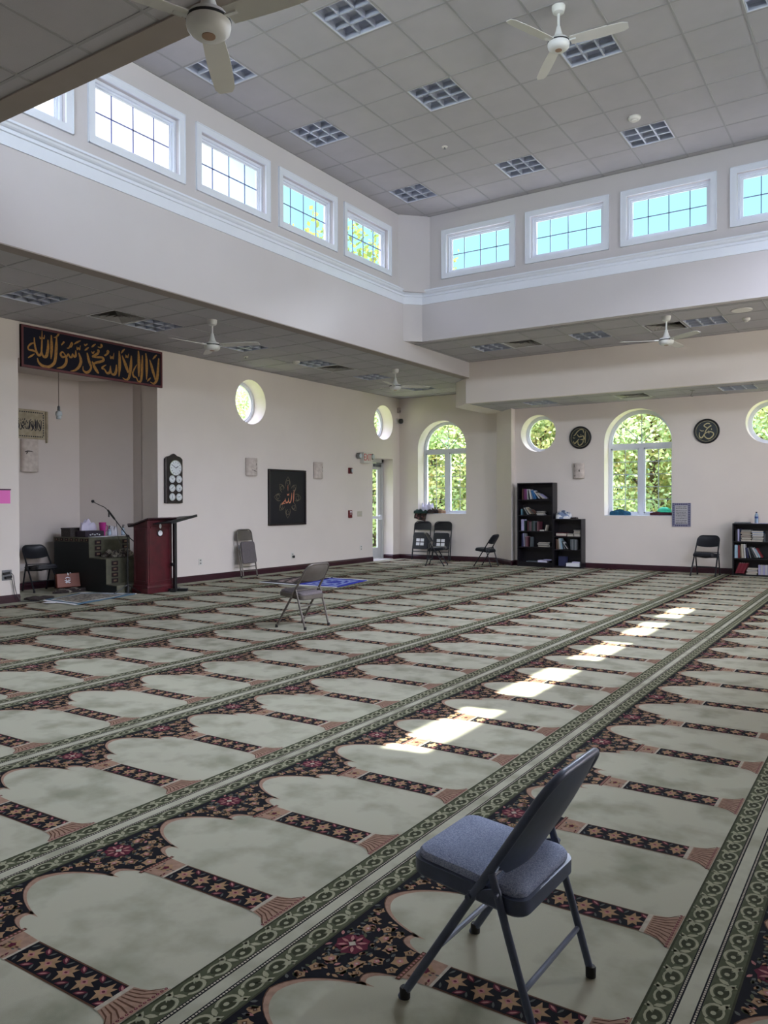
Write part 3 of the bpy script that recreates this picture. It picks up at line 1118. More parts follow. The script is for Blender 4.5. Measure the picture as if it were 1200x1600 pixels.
dark_copy('black folding chair inside the prayer niche beside the dark green stepped pulpit', (-11.98, 7.93, .002), R(84), 1.05)

def make_folded(frame, panel, label, L=.95, sheets=0):
    """folded flat; local origin at the middle of the feet, leaning towards +y"""
    t = thing('folded_chair', label, 'chair')
    lean = .16
    def P(x, y, z):
        return Vector((x, y + z * lean, z * math.sqrt(1 - lean * lean)))
    b = MB()
    s = [(-.225, 0, 0), (-.222, 0, .3), (-.215, 0, .6), (-.212, 0, L - .10)]
    for i in range(1, 8):
        a = PI / 2 * i / 7
        s.append((-.212 + .09 * (1 - math.cos(a)), 0, L - .10 + .09 * math.sin(a)))
    s = s + [(-x, y, z) for x, y, z in reversed(s)]
    b.tube([P(*p) for p in s], .0125, 10)
    b.build('front_frame', frame, t, smooth=True)
    b = MB()
    vs, fs = [], []
    rows, cols = 7, 13
    for side in (0, 1):
        for j in range(rows):
            for i in range(cols):
                x = -1 + 2 * i / (cols - 1)
                v = j / (rows - 1)
                z = L - .225 + (.205 - .06 * abs(x) ** 5) * v
                vs.append(P(x * .207, .022 * (1 - x * x) + (.008 if side else 0) , z))
    K = rows * cols
    for j in range(rows - 1):
        for i in range(cols - 1):
            a = j * cols + i
            fs += [(a, a + 1, a + cols + 1, a + cols), (K + a, K + a + cols, K + a + cols + 1, K + a + 1)]
    b.add(vs, fs)
    b.build('backrest', frame, t, smooth=True)
    b = MB()
    out = rounded(.198, .190, .27, .70, .05)
    b.prism([(x, z) for x, z in out], P(0, -.030, 0), X3, P(0, 0, 1), P(0, 0, 1).cross(X3) * -1, .045)
    seat = b.build('seat', panel, t, bevel=.012)
    if sheets:
        nrm = P(0, 0, 1).cross(X3)
        nrm = nrm if nrm.y < 0 else -nrm
        for (x, z) in ((-.055, .50), (.055, .50), (-.055, .40), (.055, .40)):
            b = MB()
            c = P(x, -.030, z) + nrm * .047
            b.obox(c, (.045, 0, 0), P(0, 0, .038), nrm * .001)
            o = b.build('paper_label', M['paper'], seat)
    for sx in (-1, 1):
        b = MB()
        b.tube([P(sx * .195, -.03, .02), P(sx * .198, -.03, .35), P(sx * .2, -.028, .60)], .011, 8)
        b.build('rear_leg', frame, t, smooth=True)
        b = MB()
        b.lathe([(.012, 0), (.0165, .004), (.0165, .03), (.013, .033)], 10, (sx * .225, 0.0, 0))
        b.build('foot_cap', M['rubber'], t, smooth=True)
        b = MB()
        b.obox(P(sx * .212, -.02, .60), (.004, 0, 0), (0, .02, .0), P(0, 0, .04))
        b.build('hinge', M['zinc'], t)
    for z in (.21, .12):
        b = MB()
        b.tube([P(-.196, -.03, z), P(.196, -.03, z)], .009, 8)
        b.build('crossbar', frame, t, smooth=True)
    return t
fc = make_folded(M['beige_steel'], M['taupe_cloth'], 'taupe folded chair leaning on the prayer wall right of the wall clock', .95)
place(fc, (-10.72, 11.62, .002), R(90))
f1 = make_folded(M['dark_steel'], M['dark_vinyl'], 'left of the two black folded chairs leaning under the corner arched window', .99, 4)
place(f1, (-10.22, 17.41, .002), 0)
f1.scale = (1.12, 1, 1)
f2 = copy_tree(f1)
f2['label'] = 'right of the two black folded chairs leaning under the corner arched window'
place(f2, (-9.62, 17.41, .002), R(2))

# ================================================================== CEILING FIXTURES
M['louver'] = mat('mirror_louver', (188, 194, 208), .4, .35)
M['tray'] = mat('blue_grey_reflector', (208, 214, 230), .4, .0)
M['rim'] = mat('fixture_rim', (205, 206, 208), .5)
M['slot'] = mat('dark_slot', (22, 22, 24), .8)
def make_light():
    t = thing('ceiling_light', '', 'ceiling light')
    h, w = TS / 2, .02
    b = MB()
    for (x0, x1, y0, y1) in ((-h, h, -h, -h + w), (-h, h, h - w, h), (-h, -h + w, -h, h), (h - w, h, -h, h)):
        b.box(x0, x1, y0, y1, -.002, .012)
    b.build('rim', M['rim'], t)
    b = MB()
    e = h - w - .004
    for (x0, x1, y0, y1) in ((-e, e, -e, -e + .004), (-e, e, e - .004, e), (-e, -e + .004, -e, e), (e - .004, e, -e, e)):
        b.box(x0, x1, y0, y1, .0, .15)
    b.box(-e, e, -e, e, .15, .155)
    b.build('reflector', M['tray'], t)
    b = MB()
    for i in (1, 2):
        p = -e + 2 * e * i / 3
        for (ax) in (0, 1):
            prof = [(-.010, .004), (.010, .004), (.0035, .05), (.002, .085), (-.002, .085), (-.0035, .05)]
            if ax == 0:
                b.prism([(p + u, v) for u, v in prof], (0, -e, 0), X3, Z3, Y3, 2 * e)
            else:
                b.prism([(p + u, v) for u, v in prof], (-e, 0, 0), Y3, Z3, X3, 2 * e)
    for s in (-1, 1):
        for ax in (0, 1):
            prof = [(s * e, .004), (s * (e - .012), .004), (s * (e - .002), .09), (s * e, .09)]
            if ax == 0:
                b.prism(prof, (0, -e, 0), X3, Z3, Y3, 2 * e)
            else:
                b.prism(prof, (-e, 0, 0), Y3, Z3, X3, 2 * e)
    b.build('louver', M['louver'], t)
    b = MB()
    for y in (-.2, 0, .2):
        b.tube([(-e + .02, y, .118), (e - .02, y, .118)], .013, 8)
    b.build('tube_lamp', M['lamp_off'], t, smooth=True)
    return t
M['lamp_off'] = mat('unlit_tube', (190, 198, 206), .4)
def make_vent():
    t = thing('air_vent', '', 'air vent')
    h = TS / 2
    b = MB()
    w = .03
    for (x0, x1, y0, y1) in ((-h, h, -h, -h + w), (-h, h, h - w, h), (-h, -h + w, -h, h), (h - w, h, -h, h)):
        b.box(x0, x1, y0, y1, -.004, .012)
    b.build('rim', M['rim'], t)
    b = MB()
    b.box(-h + w, h - w, -h + w, h - w, .10, .104)
    b.build('backing', M['slot'], t)
    for k, (r0, r1) in enumerate(((.27, .21), (.20, .135), (.125, .06), (.05, .0))):
        b = MB()
        vs, fs = [], []
        for (r_, z) in ((r0, -.004), (r1, .055), (r1, .060), (r0, .0)):
            vs += [(-r_, -r_, z), (r_, -r_, z), (r_, r_, z), (-r_, r_, z)]
        for q in range(3):
            for i in range(4):
                j = (i + 1) % 4
                fs.append((q * 4 + i, q * 4 + j, q * 4 + 4 + j, q * 4 + 4 + i))
        b.add(vs, fs)
        b.build('cone_blade', M['rim2'], t)
    return t
M['rim2'] = mat('vent_blade', (150, 148, 144), .5)
proto_l, proto_v = make_light(), make_vent()
used = {'l': False, 'v': False}
def put_fixture(kind, cell, g, z, label, group):
    p = proto_l if kind == 'l' else proto_v
    o = p if not used[kind] else copy_tree(p)
    used[kind] = True
    o.location = (g[0] + TS * (cell[0] + .5), g[1] + TS * (cell[1] + .5), z)
    o['label'] = label
    o['group'] = group
    return o
ul = {(-8, -4): 'recessed ceiling light behind the near fan blade, by the window wall', (-5, -4): 'recessed ceiling light at the top edge of the photo, right of the near fan',
      (-8, -1): 'recessed ceiling light high above the second left clerestory window', (-5, -1): 'recessed ceiling light in the middle of the high ceiling',
      (-2, -1): 'recessed ceiling light behind the blade of the high white fan', (1, -1): 'recessed ceiling light cut by the top right corner of the photo',
      (-8, 3): 'recessed ceiling light nearest the splayed corner of the high ceiling', (-5, 3): 'recessed ceiling light over the first back clerestory window',
      (-2, 3): 'recessed ceiling light beside the smoke detector', (1, 3): 'recessed ceiling light out to the right over the fourth back window'}
for c in UPPER:
    put_fixture('l', c, UG, ZU, ul.get(c, 'recessed ceiling light in the high ceiling above the photo edge, row %d' % (-c[0])) if c[1] != -7 else 'recessed ceiling light over the front of the drum, column %d' % (-c[0]), 'recessed lights of the high ceiling')
ll = ['recessed light in the left bay ceiling at the left edge above the banner', 'recessed light touching the air vent right above the calligraphy banner', 'recessed light with pale rim behind the left bay fan',
      'recessed light touching the second air vent of the left bay', 'recessed light in the left bay just before the far fan', 'recessed light in the left bay nearest the far window wall']
for c, l in zip(LEFT_L, ll):
    put_fixture('l', c, LG, ZL, l, 'recessed lights of the left bay')
for c, l in zip(LEFT_V, ('dark square air vent in the left bay ceiling above the banner', 'dark square air vent in the left bay above the far round window')):
    put_fixture('v', c, LG, ZL, l, 'air vents')
for c, l in zip(NORTH_L, ('recessed light at the left end of the back bay ceiling', 'recessed light in the middle of the back bay, left of the fan', 'recessed light right of the fan in the back bay')):
    put_fixture('l', c, NG, ZN, l, 'recessed lights of the back bay')
for c, l in zip(NORTH_V, ('dark air vent at the left end of the back bay ceiling', 'dark air vent right behind the back bay fan rod')):
    put_fixture('v', c, NG, ZN, l, 'air vents')
for c, l in zip(BACK_L, ('recessed light in the low ceiling above the left round window', 'recessed light in the low ceiling near the right round window')):
    put_fixture('l', c, BG_, ZB, l, 'recessed lights of the low ceiling')
put_fixture('v', BACK_V[0], BG_, ZB, 'bright square air diffuser in the low ceiling above the back arched window', 'air vents')

# ---- ceiling fans
M['fan_white'] = mat('fan_enamel', (206, 207, 203), .35, vary=.02)
M['fan_blade'] = mat('fan_blade', (196, 195, 188), .45, vary=.03)
M['fan_cap'] = mat('fan_centre_cap', (150, 120, 98), .5)
def make_fan(label, loc, rod, rz):
    t = thing('ceiling_fan', label, 'ceiling fan', loc, rz)
    b = MB()
    b.lathe([(.03, -.085), (.06, -.07), (.072, -.03), (.072, 0)], 24)
    b.build('canopy', M['fan_white'], t, smooth=True)
    b = MB()
    b.tube([(0, 0, -.06), (0, 0, -rod + .12)], .014, 12)
    b.lathe([(.062, -rod + .065), (.045, -rod + .10), (.03, -rod + .15), (.02, -rod + .19)], 20)
    b.build('rod', M['fan_white'], t, smooth=True)
    b = MB()
    b.lathe([(.05, -rod - .062), (.085, -rod - .058), (.112, -rod - .035), (.118, -rod - .01), (.118, -rod + .03), (.10, -rod + .052), (.05, -rod + .07)], 32)
    mo = b.build('motor', M['fan_white'], t, smooth=True)
    b = MB()
    b.lathe([(.0, -rod - .068), (.036, -rod - .066), (.036, -rod - .05)], 20)
    b.build('centre_cap', M['fan_cap'], mo, smooth=True)
    b = MB()
    b.lathe([(.1185, -rod + .008), (.1205, -rod + .012), (.1205, -rod + .02), (.1185, -rod + .024)], 32)
    b.build('trim_ring', M['black'], mo, smooth=True)
    for k in range(3):
        a = 2 * PI * k / 3
        m = Matrix.Rotation(a, 4, 'Z')
        b = MB()
        pts = [(.10, -.02, .02), (.17, -.045, .03), (.17, .045, .0), (.10, .02, .0)]
        vs, fs = [], []
        n = 12
        for i in range(n + 1):
            x = .13 + .60 * i / n
            w = .058 + .010 * math.sin(PI * i / n) - (.02 * max(0, (i - n + 1)))
            tilt = .20
            for (s, dz) in ((-1, .003), (1, .003), (1, -.003), (-1, -.003)):
                y = s * w
                vs.append((m @ Vector((x, y * math.cos(tilt), -rod + .02 - y * math.sin(tilt) + dz - .006 * (1 - (s * .0)))))[:])
        for i in range(n):
            for j in range(4):
                fs.append((i * 4 + j, i * 4 + (j + 1) % 4, i * 4 + 4 + (j + 1) % 4, i * 4 + 4 + j))
        fs += [(3, 2, 1, 0), (n * 4, n * 4 + 1, n * 4 + 2, n * 4 + 3)]
        b.add(vs, fs)
        bl = b.build('blade', M['fan_blade'], t)
        b = MB()
        b.obox((m @ Vector((.14, 0, -rod + .014)))[:], (m @ Vector((.05, 0, 0)))[:], (m @ Vector((0, .022, .004)))[:], (0, 0, .005))
        b.build('blade_iron', M['fan_white'], bl)
    return t
make_fan('white ceiling fan nearest the viewer at the top left of the photo', (-3.085, 3.05, ZN), .50, R(127))
make_fan('white ceiling fan on a long rod under the high ceiling', (-3.10, 8.27, ZU), .41, R(7))
make_fan('white ceiling fan in the left bay right of the calligraphy banner', (-8.53, 8.47, ZL), .39, R(22))
make_fan('white ceiling fan in the back bay under the drum wall', (-3.20, 13.45, ZN), .41, R(-36))
make_fan('small far ceiling fan in the left bay above the exit door', (-8.58, 13.64, ZL), .36, R(-75))

# ---- detectors, sprinklers, speaker
M['plastic'] = mat('off_white_plastic', (214, 212, 206), .5)
M['grille'] = mat('speaker_grille', (120, 118, 114), .7)
def detector(label, loc, r=.075):
    t = thing('smoke_detector', label, 'smoke detector', loc)
    b = MB()
    b.lathe([(r, 0), (r, -.022), (r * .8, -.04), (0, -.042)][::-1], 24)
    b.build('base', M['plastic'], t, smooth=True)
    b = MB()
    b.lathe([(0, -.06), (r * .45, -.058), (r * .55, -.042)], 20)
    b.build('sensor', M['plastic'], t, smooth=True)
    return t
detector('round smoke detector on the high ceiling beside a recessed light', (-3.10, 11.21, ZU - .004), .085)
detector('smoke detector cone on the left bay ceiling between the fans', (-9.65, 11.79, ZL - .004), .07)
detector('small detector right of the round speaker in the back bay ceiling', (-2.12, 14.32, ZN - .004), .06)
def sprinkler(label, loc, drop=.03):
    t = thing('sprinkler', label, 'sprinkler', loc)
    b = MB()
    b.lathe([(0, -.012), (.04, -.010), (.045, 0)], 20)
    b.build('escutcheon', M['plastic'], t, smooth=True)
    b = MB()
    b.tube([(0, 0, -.008), (0, 0, -drop)], .008, 8)
    b.lathe([(.02, -drop - .004), (.02, -drop)], 12)
    b.build('deflector', M['zinc'], t)
    return t
sprinkler('flush white sprinkler in the middle of the high ceiling', (-5.75, 10.56, ZU - .002))
sprinkler('white sprinkler in the left bay ceiling right of the near fan', (-10.13, 10.91, ZL - .002))
sprinkler('white sprinkler in the left bay ceiling beside the far fan', (-10.22, 15.66, ZL - .002))
sp = thing('ceiling_speaker', 'round ceiling speaker in the back bay near the right edge', 'speaker', (-2.09, 13.66, ZN - .004))
b = MB()
b.lathe([(.12, 0), (.155, 0), (.155, -.008), (.12, -.012)], 32)
b.build('bezel', M['plastic'], sp, smooth=True)
b = MB()
b.lathe([(0, -.012), (.12, -.010)], 32)
b.build('grille', M['grille'], sp, smooth=True)
hk = thing('ceiling_hook', 'thin wire hook hanging from the low ceiling right of the arched window', 'hook', (-3.35, 16.15, ZB - .004))
b = MB()
b.lathe([(.0, -.006), (.05, -.004), (.05, 0)], 16)
b.build('plate', M['grille'], hk)
b = MB()
b.tube([(0, 0, -.004), (-.01, 0, -.05), (-.03, 0, -.10), (-.01, 0, -.12), (.015, 0, -.11)], .006, 6)
b.build('wire', M['grille'], hk)

# brush strokes of the creed as they run on the banner: (across, up, width) in metres
SHAHADA = [[(2.405,0.459,0.013),(2.437,0.378,0.034),(2.473,0.276,0.043),(2.509,0.185,0.034),(2.536,0.103,0.017)],
 [(2.608,0.512,0.022),(2.591,0.334,0.039),(2.575,0.182,0.043),(2.548,0.104,0.039),(2.49,0.053,0.026),(2.416,0.074,0.009)],
 [(2.473,0.476,0.011),(2.519,0.525,0.026),(2.563,0.566,0.011)],
 [(2.349,0.075,0.011),(2.388,0.113,0.025),(2.428,0.148,0.009)],
 [(2.322,0.557,0.017),(2.337,0.428,0.038),(2.34,0.26,0.038),(2.335,0.101,0.011)],
 [(2.162,0.575,0.017),(2.171,0.447,0.042),(2.171,0.28,0.042),(2.167,0.134,0.017)],
 [(2.249,0.508,0.017),(2.241,0.331,0.038),(2.233,0.184,0.038),(2.209,0.066,0.034),(2.154,0.049,0.021),(2.117,0.107,0.017),(2.063,0.122,0.029),(2.042,0.181,0.025),(2.092,0.281,0.017),(2.131,0.334,0.008)],
 [(1.824,0.44,0.012),(1.864,0.354,0.037),(1.91,0.257,0.045),(1.946,0.17,0.025)],
 [(2.014,0.467,0.017),(2.004,0.321,0.041),(1.983,0.174,0.041),(1.955,0.08,0.033),(1.897,0.045,0.021),(1.829,0.07,0.008)],
 [(1.803,0.474,0.01),(1.84,0.52,0.025),(1.878,0.558,0.01)],
 [(1.895,0.47,0.008),(1.902,0.422,0.018),(1.924,0.454,0.016),(1.939,0.423,0.016),(1.961,0.492,0.008)],
 [(1.765,0.509,0.016),(1.771,0.371,0.041),(1.771,0.229,0.041),(1.756,0.081,0.01)],
 [(1.707,0.27,0.016),(1.701,0.17,0.036),(1.669,0.106,0.036),(1.618,0.105,0.024),(1.588,0.156,0.028),(1.587,0.236,0.012)],
 [(1.587,0.206,0.012),(1.568,0.123,0.032),(1.517,0.107,0.028),(1.473,0.156,0.02),(1.424,0.175,0.028),(1.449,0.204,0.02),(1.504,0.239,0.008)],
 [(1.462,0.393,0.01),(1.496,0.397,0.024),(1.552,0.457,0.024),(1.533,0.478,0.016),(1.512,0.444,0.01)],
 [(1.582,0.406,0.008),(1.596,0.356,0.02),(1.622,0.395,0.016),(1.642,0.358,0.018),(1.659,0.461,0.008)],
 [(1.395,0.553,0.028),(1.424,0.538,0.028),(1.394,0.505,0.02),(1.343,0.506,0.01)],
 [(1.33,0.452,0.012),(1.359,0.449,0.028),(1.341,0.401,0.032),(1.285,0.364,0.028),(1.236,0.333,0.016),(1.328,0.338,0.024),(1.426,0.348,0.028),(1.455,0.312,0.032),(1.401,0.277,0.032),(1.302,0.244,0.028),(1.241,0.205,0.02)],
 [(1.235,0.255,0.016),(1.272,0.182,0.039),(1.32,0.117,0.039),(1.358,0.078,0.016)],
 [(1.141,0.382,0.016),(1.164,0.288,0.035),(1.191,0.214,0.035),(1.214,0.155,0.027),(1.18,0.092,0.031),(1.122,0.061,0.031),(1.066,0.091,0.019),(1.063,0.155,0.008)],
 [(1.224,0.482,0.01),(1.258,0.512,0.024),(1.302,0.547,0.01)],
 [(1.087,0.513,0.01),(1.105,0.489,0.017),(1.134,0.513,0.017),(1.153,0.523,0.01)],
 [(1.095,0.41,0.01),(1.133,0.439,0.023),(1.171,0.472,0.01)],
 [(1.223,0.417,0.008),(1.247,0.389,0.02),(1.276,0.425,0.012)],
 [(0.984,0.355,0.015),(1.018,0.268,0.035),(1.021,0.201,0.039),(0.981,0.125,0.035),(0.91,0.066,0.023),(0.835,0.045,0.008)],
 [(0.931,0.386,0.011),(0.93,0.304,0.031),(0.898,0.28,0.023),(0.875,0.321,0.015),(0.861,0.275,0.027),(0.825,0.264,0.023),(0.798,0.31,0.015),(0.771,0.268,0.023),(0.739,0.252,0.019)],
 [(0.739,0.256,0.019),(0.688,0.245,0.026),(0.659,0.283,0.026),(0.691,0.321,0.019),(0.726,0.3,0.015),(0.761,0.233,0.03),(0.751,0.152,0.034),(0.687,0.084,0.03),(0.59,0.056,0.007)],
 [(0.593,0.53,0.015),(0.587,0.395,0.037),(0.576,0.245,0.037),(0.548,0.129,0.037),(0.456,0.058,0.033),(0.354,0.058,0.033),(0.287,0.099,0.026),(0.263,0.164,0.011)],
 [(0.836,0.414,0.015),(0.871,0.467,0.019),(0.855,0.493,0.015),(0.813,0.41,0.019),(0.773,0.393,0.008)],
 [(0.901,0.477,0.01),(0.956,0.516,0.023),(1.022,0.553,0.01)],
 [(0.951,0.446,0.008),(0.959,0.402,0.017),(0.983,0.436,0.015),(1.001,0.404,0.015),(1.016,0.475,0.008)],
 [(0.675,0.423,0.009),(0.698,0.453,0.019),(0.725,0.48,0.015),(0.702,0.484,0.008)],
 [(0.502,0.549,0.015),(0.505,0.42,0.033),(0.503,0.29,0.033),(0.492,0.181,0.009)],
 [(0.445,0.469,0.015),(0.443,0.337,0.033),(0.416,0.218,0.037),(0.369,0.201,0.026),(0.336,0.266,0.022),(0.342,0.385,0.022),(0.345,0.587,0.007)],
 [(0.341,0.299,0.015),(0.319,0.227,0.029),(0.281,0.211,0.029),(0.244,0.271,0.025),(0.221,0.367,0.022),(0.214,0.465,0.011)],
 [(0.24,0.248,0.015),(0.186,0.266,0.025),(0.125,0.268,0.018),(0.114,0.306,0.018),(0.157,0.357,0.022),(0.209,0.381,0.009)],
 [(0.306,0.498,0.007),(0.314,0.467,0.016),(0.344,0.486,0.016),(0.377,0.477,0.017),(0.387,0.53,0.007)],
 [(0.111,0.144,0.009),(0.16,0.176,0.022),(0.219,0.22,0.009)],
 [(0.541,0.522,0.007),(0.584,0.532,0.019),(0.629,0.588,0.022),(0.638,0.605,0.007)]]


# ================================================================== THINGS ON THE PRAYER WALL
PW = PI / 2        # wall-hung things: local x to the viewer's right, y into the wall, z up
M['gold'] = mat('gold_thread', (140, 106, 60), .42, .4, rgb2=(176, 130, 64), vscale=30)
M['navy_cloth'] = mat('midnight_cloth', (14, 14, 34), .9, vary=.2, vscale=30)
M['frame_red'] = mat('dull_red_frame', (92, 38, 44), .5)
FRONT = (-1) * Y3
bn = thing('calligraphy_banner', 'long dark blue banner with gold Arabic calligraphy above the prayer niche', 'banner', (XL - .0, 6.93, 3.495), PW)
BW, BH = 2.68, .63
b = MB()
b.box(0, BW, -.035, -.004, 0, BH)
b.build('cloth', M['navy_cloth'], bn)
b = MB()
for (x0, x1, z0, z1) in ((0, BW, 0, .035), (0, BW, BH - .035, BH), (0, .035, .035, BH - .035), (BW - .035, BW, .035, BH - .035)):
    b.box(x0, x1, -.05, -.002, z0, z1)
b.build('frame', M['frame_red'], bn, bevel=.004)
b = MB()
for i, s in enumerate(SHAHADA):
    b.ribbon([(p[0], p[1], p[2] * 1.3) for p in s], (0, -.0365, 0), X3, Z3, FRONT, .0003 * (i % 3))
b.build('lettering', M['gold'], bn)

# hanging prayer scroll and sconce inside the niche
M['linen'] = mat('aged_linen', (176, 165, 144), .9, rgb2=(160, 150, 128), vscale=14)
M['sconce'] = mat('stone_sconce', (206, 196, 188), .8, rgb2=(184, 173, 165), vscale=11, bump=.3, bscale=40)
M['sconce_mark'] = mat('sconce_marking', (66, 60, 56), .8)
sc = thing('wall_scroll', 'beige cloth scroll with black Arabic writing inside the prayer niche', 'wall hanging', (-12.40, 7.50, 2.56), PW)
b = MB()
b.box(0, .80, -.02, -.006, 0, .50)
b.build('cloth', M['linen'], sc)
b = MB()
for i in range(18):
    x = .03 + .041 * i
    for z in (.035, .445):
        b.box(x, x + .026, -.0215, -.019, z, z + .018)
for i in range(9):
    z = .06 + .043 * i
    for x in (.02, .755):
        b.box(x, x + .016, -.0215, -.019, z, z + .028)
b.build('stitched_border', M['ink'], sc)
b = MB()
for i, s in enumerate(SHAHADA):
    b.ribbon([(p[0], p[1] * 1.45, p[2] * 2.0) for p in s], (.05, -.0215, .13), X3, Z3, FRONT, .0003 * (i % 3), scale=.258)
b.build('lettering', M['ink'], sc)
b = MB()
b.tube([(.83, -.02, -.05), (.825, -.024, .2), (.83, -.02, .49)], [.018, .026, .022], 10)
b.build('fringe_roll', M['linen'], sc, smooth=True)

def make_sconce(label, loc, rz, w=.32, h=.35, marks=()):
    t = thing('wall_sconce', label, 'wall light', loc, rz)
    b = MB()
    n = 14
    q = [(-w / 2 * math.cos(PI * i / n), -.012 - .085 * math.sin(PI * i / n)) for i in range(n + 1)]
    q2 = [(u * .93, v * .9) for u, v in q]
    vs = [(u, v, 0) for u, v in q] + [(u, v, h) for u, v in q] + [(u, v, 0) for u, v in q2] + [(u, v, h) for u, v in q2]
    k = n + 1
    fs = []
    for i in range(n):
        fs += [(i, i + 1, k + i + 1, k + i), (2 * k + i, 3 * k + i, 3 * k + i + 1, 2 * k + i + 1), (i, 2 * k + i, 2 * k + i + 1, i + 1), (k + i, k + i + 1, 3 * k + i + 1, 3 * k + i)]
    b.add(vs, fs)
    b.build('shade', M['sconce'], t, smooth=True)
    b = MB()
    b.box(-w / 2 + .02, w / 2 - .02, -.014, -.003, .02, h - .02)
    b.build('back_plate', M['plastic'], t)
    b = MB()
    b.tube([(0, -.04, .06), (0, -.04, h - .06)], .022, 10)
    b.build('bulb', M['lamp_off'], t, smooth=True)
    if marks:
        b = MB()
        for s in marks:
            vs, fs = [], []
            for (u, z, wd) in s:
                for sg in (-1, 1):
                    zz = z + sg * wd * .5
                    c_ = max(-1, min(1, u / (w / 2)))
                    vs.append((u, -.0145 - .085 * math.sqrt(max(0, 1 - c_ * c_)), zz))
            for i in range(len(s) - 1):
                fs.append((2 * i, 2 * i + 1, 2 * i + 3, 2 * i + 2))
            b.add(vs, fs)
        b.build('marking', M['sconce_mark'], t)
    return t
def dense(pts, k=4):
    q = []
    for i in range(len(pts) - 1):
        for j in range(k):
            t = j / k
            q.append(tuple(pts[i][a] + (pts[i + 1][a] - pts[i][a]) * t for a in range(3)))
    return q + [pts[-1]]
mk1 = [dense([(-.12, .33, .01), (-.08, .345, .022), (-.04, .345, .016), (.02, .335, .006)]), dense([(-.10, .30, .02), (-.085, .325, .03), (-.075, .315, .02)])]
make_sconce('tall pale stone sconce with a black mark below the scroll in the niche', (-12.40, 8.00, 2.0), PW, .32, .55, mk1)
mk2 = [dense([(.06, .21, .02), (.075, .24, .035), (.09, .20, .02)]), dense([(.075, .13, .03), (.095, .155, .05), (.10, .12, .02)]), dense([(.135, .29, .02), (.142, .31, .03), (.147, .29, .02)]), dense([(-.06, .11, .008), (.02, .09, .012), (.08, .075, .006)])]
make_sconce('pale stone wall sconce left of the black framed picture', (XL, 11.92, 2.015), PW, .32, .35, mk2)
make_sconce('pale stone wall sconce right of the black framed picture', (XL, 14.10, 2.01), PW, .31, .36, [[(u, z + .02, w_) for u, z, w_ in s] for s in mk2[:3]])
mk3 = [dense([(.02, .15, .03), (.035, .18, .05), (.05, .14, .02)]), dense([(-.09, .25, .03), (-.085, .29, .05), (-.075, .25, .03)]), dense([(-.1, .05, .008), (-.05, .05, .01)])]
make_sconce('pale stone wall sconce under the left round plaque', (-5.94, YB, 1.985), 0, .25, .33, mk3)

# pendant bulb in the niche
pb = thing('pendant_bulb', 'white compact bulb hanging on a thin cord in the prayer niche', 'lamp', (-11.52, 7.97, 2.84))
b = MB()
b.tube([(0, 0, .20), (0, 0, .82)], .006, 6)
b.build('cord', mat('grey_cord', (128, 120, 112), .7), pb)
b = MB()
b.lathe([(.018, .13), (.022, .14), (.022, .20), (.012, .215)], 14)
b.build('socket', M['zinc'], pb, smooth=True)
b = MB()
b.lathe([(.035, 0), (.038, .003), (.038, .05), (.05, .055), (.055, .09), (.045, .125), (.025, .135)], 18)
b.build('bulb', mat('cfl_glass', (186, 196, 202), .3), pb, smooth=True)

# notice, outlets
pn = thing('paper_notice', 'bright pink paper notice on the wall at the left edge of the photo', 'notice', (XL, 6.40, 1.46), PW)
b = MB()
b.box(0, .36, -.004, -.001, 0, .20)
b.build('sheet', mat('pink_paper', (236, 122, 196), .8), pn)
b = MB()
b.box(-.01, .37, -.008, -.001, .195, .212)
b.build('clip_strip', mat('purple_strip', (70, 42, 60), .6), pn)
M['steel_plate'] = mat('steel_plate', (126, 128, 132), .4, .5)
def outlet(label, loc, rz, w=.09, h=.12, m='plastic', holes=True):
    t = thing('wall_outlet', label, 'outlet', loc, rz)
    b = MB()
    b.box(-w / 2, w / 2, -.008, -.001, -h / 2, h / 2)
    b.build('plate', M[m], t, bevel=.002)
    b = MB()
    for z in (-.028, .028):
        b.prism(rounded(.017, .017, z - .014, z + .014, .008, 3), (0, -.0085, 0), X3, Z3, FRONT, .001)
    b.build('socket', M['grille'], t)
    return t
outlet('small outlet low on the prayer wall between lectern and leaning chair', (XL, 10.532, .36), PW)
o2 = outlet('outlet low on the prayer wall under the black framed picture', (XL, 13.22, .325), PW)
b = MB()
b.box(-.02, .03, -.05, -.008, -.05, .0)
b.build('plug', M['black'], o2, bevel=.006)
outlet('outlet low on the prayer wall left of the exit door', (XL, 15.816, .36), PW, .10, .13)
o4 = outlet('double steel outlet with two black plugs at the left edge of the photo', (XL, 6.695, .41), PW, .15, .15, 'steel_plate')
for (x, z) in ((-.02, .03), (.01, -.03)):
    b = MB()
    b.obox((x, -.03, z), (.05, 0, .006), (0, .02, 0), (0, 0, .018))
    b.build('plug', M['black'], o4, bevel=.006)
for i, (x, x1) in enumerate(((.055, .14), (.03, .10))):
    cd = thing('power_cord', ('upper' if i == 0 else 'lower') + ' black cord hanging from the steel outlet to the carpet', 'cord', (XL, 6.695, 0), PW)
    b = MB()
    b.tube([(x, -.03, .44 - .06 * i), (x + .03, -.035, .40 - .06 * i), (x + .05, -.03, .25), (x1, -.03, .10), (x1 + .05, -.05, .012), (x1 + .25, -.20 - .1 * i, .010), (x1 + .45, -.05 - .2 * i, .010)], .005, 6)
    b.build('cable', M['black'], cd, smooth=True)

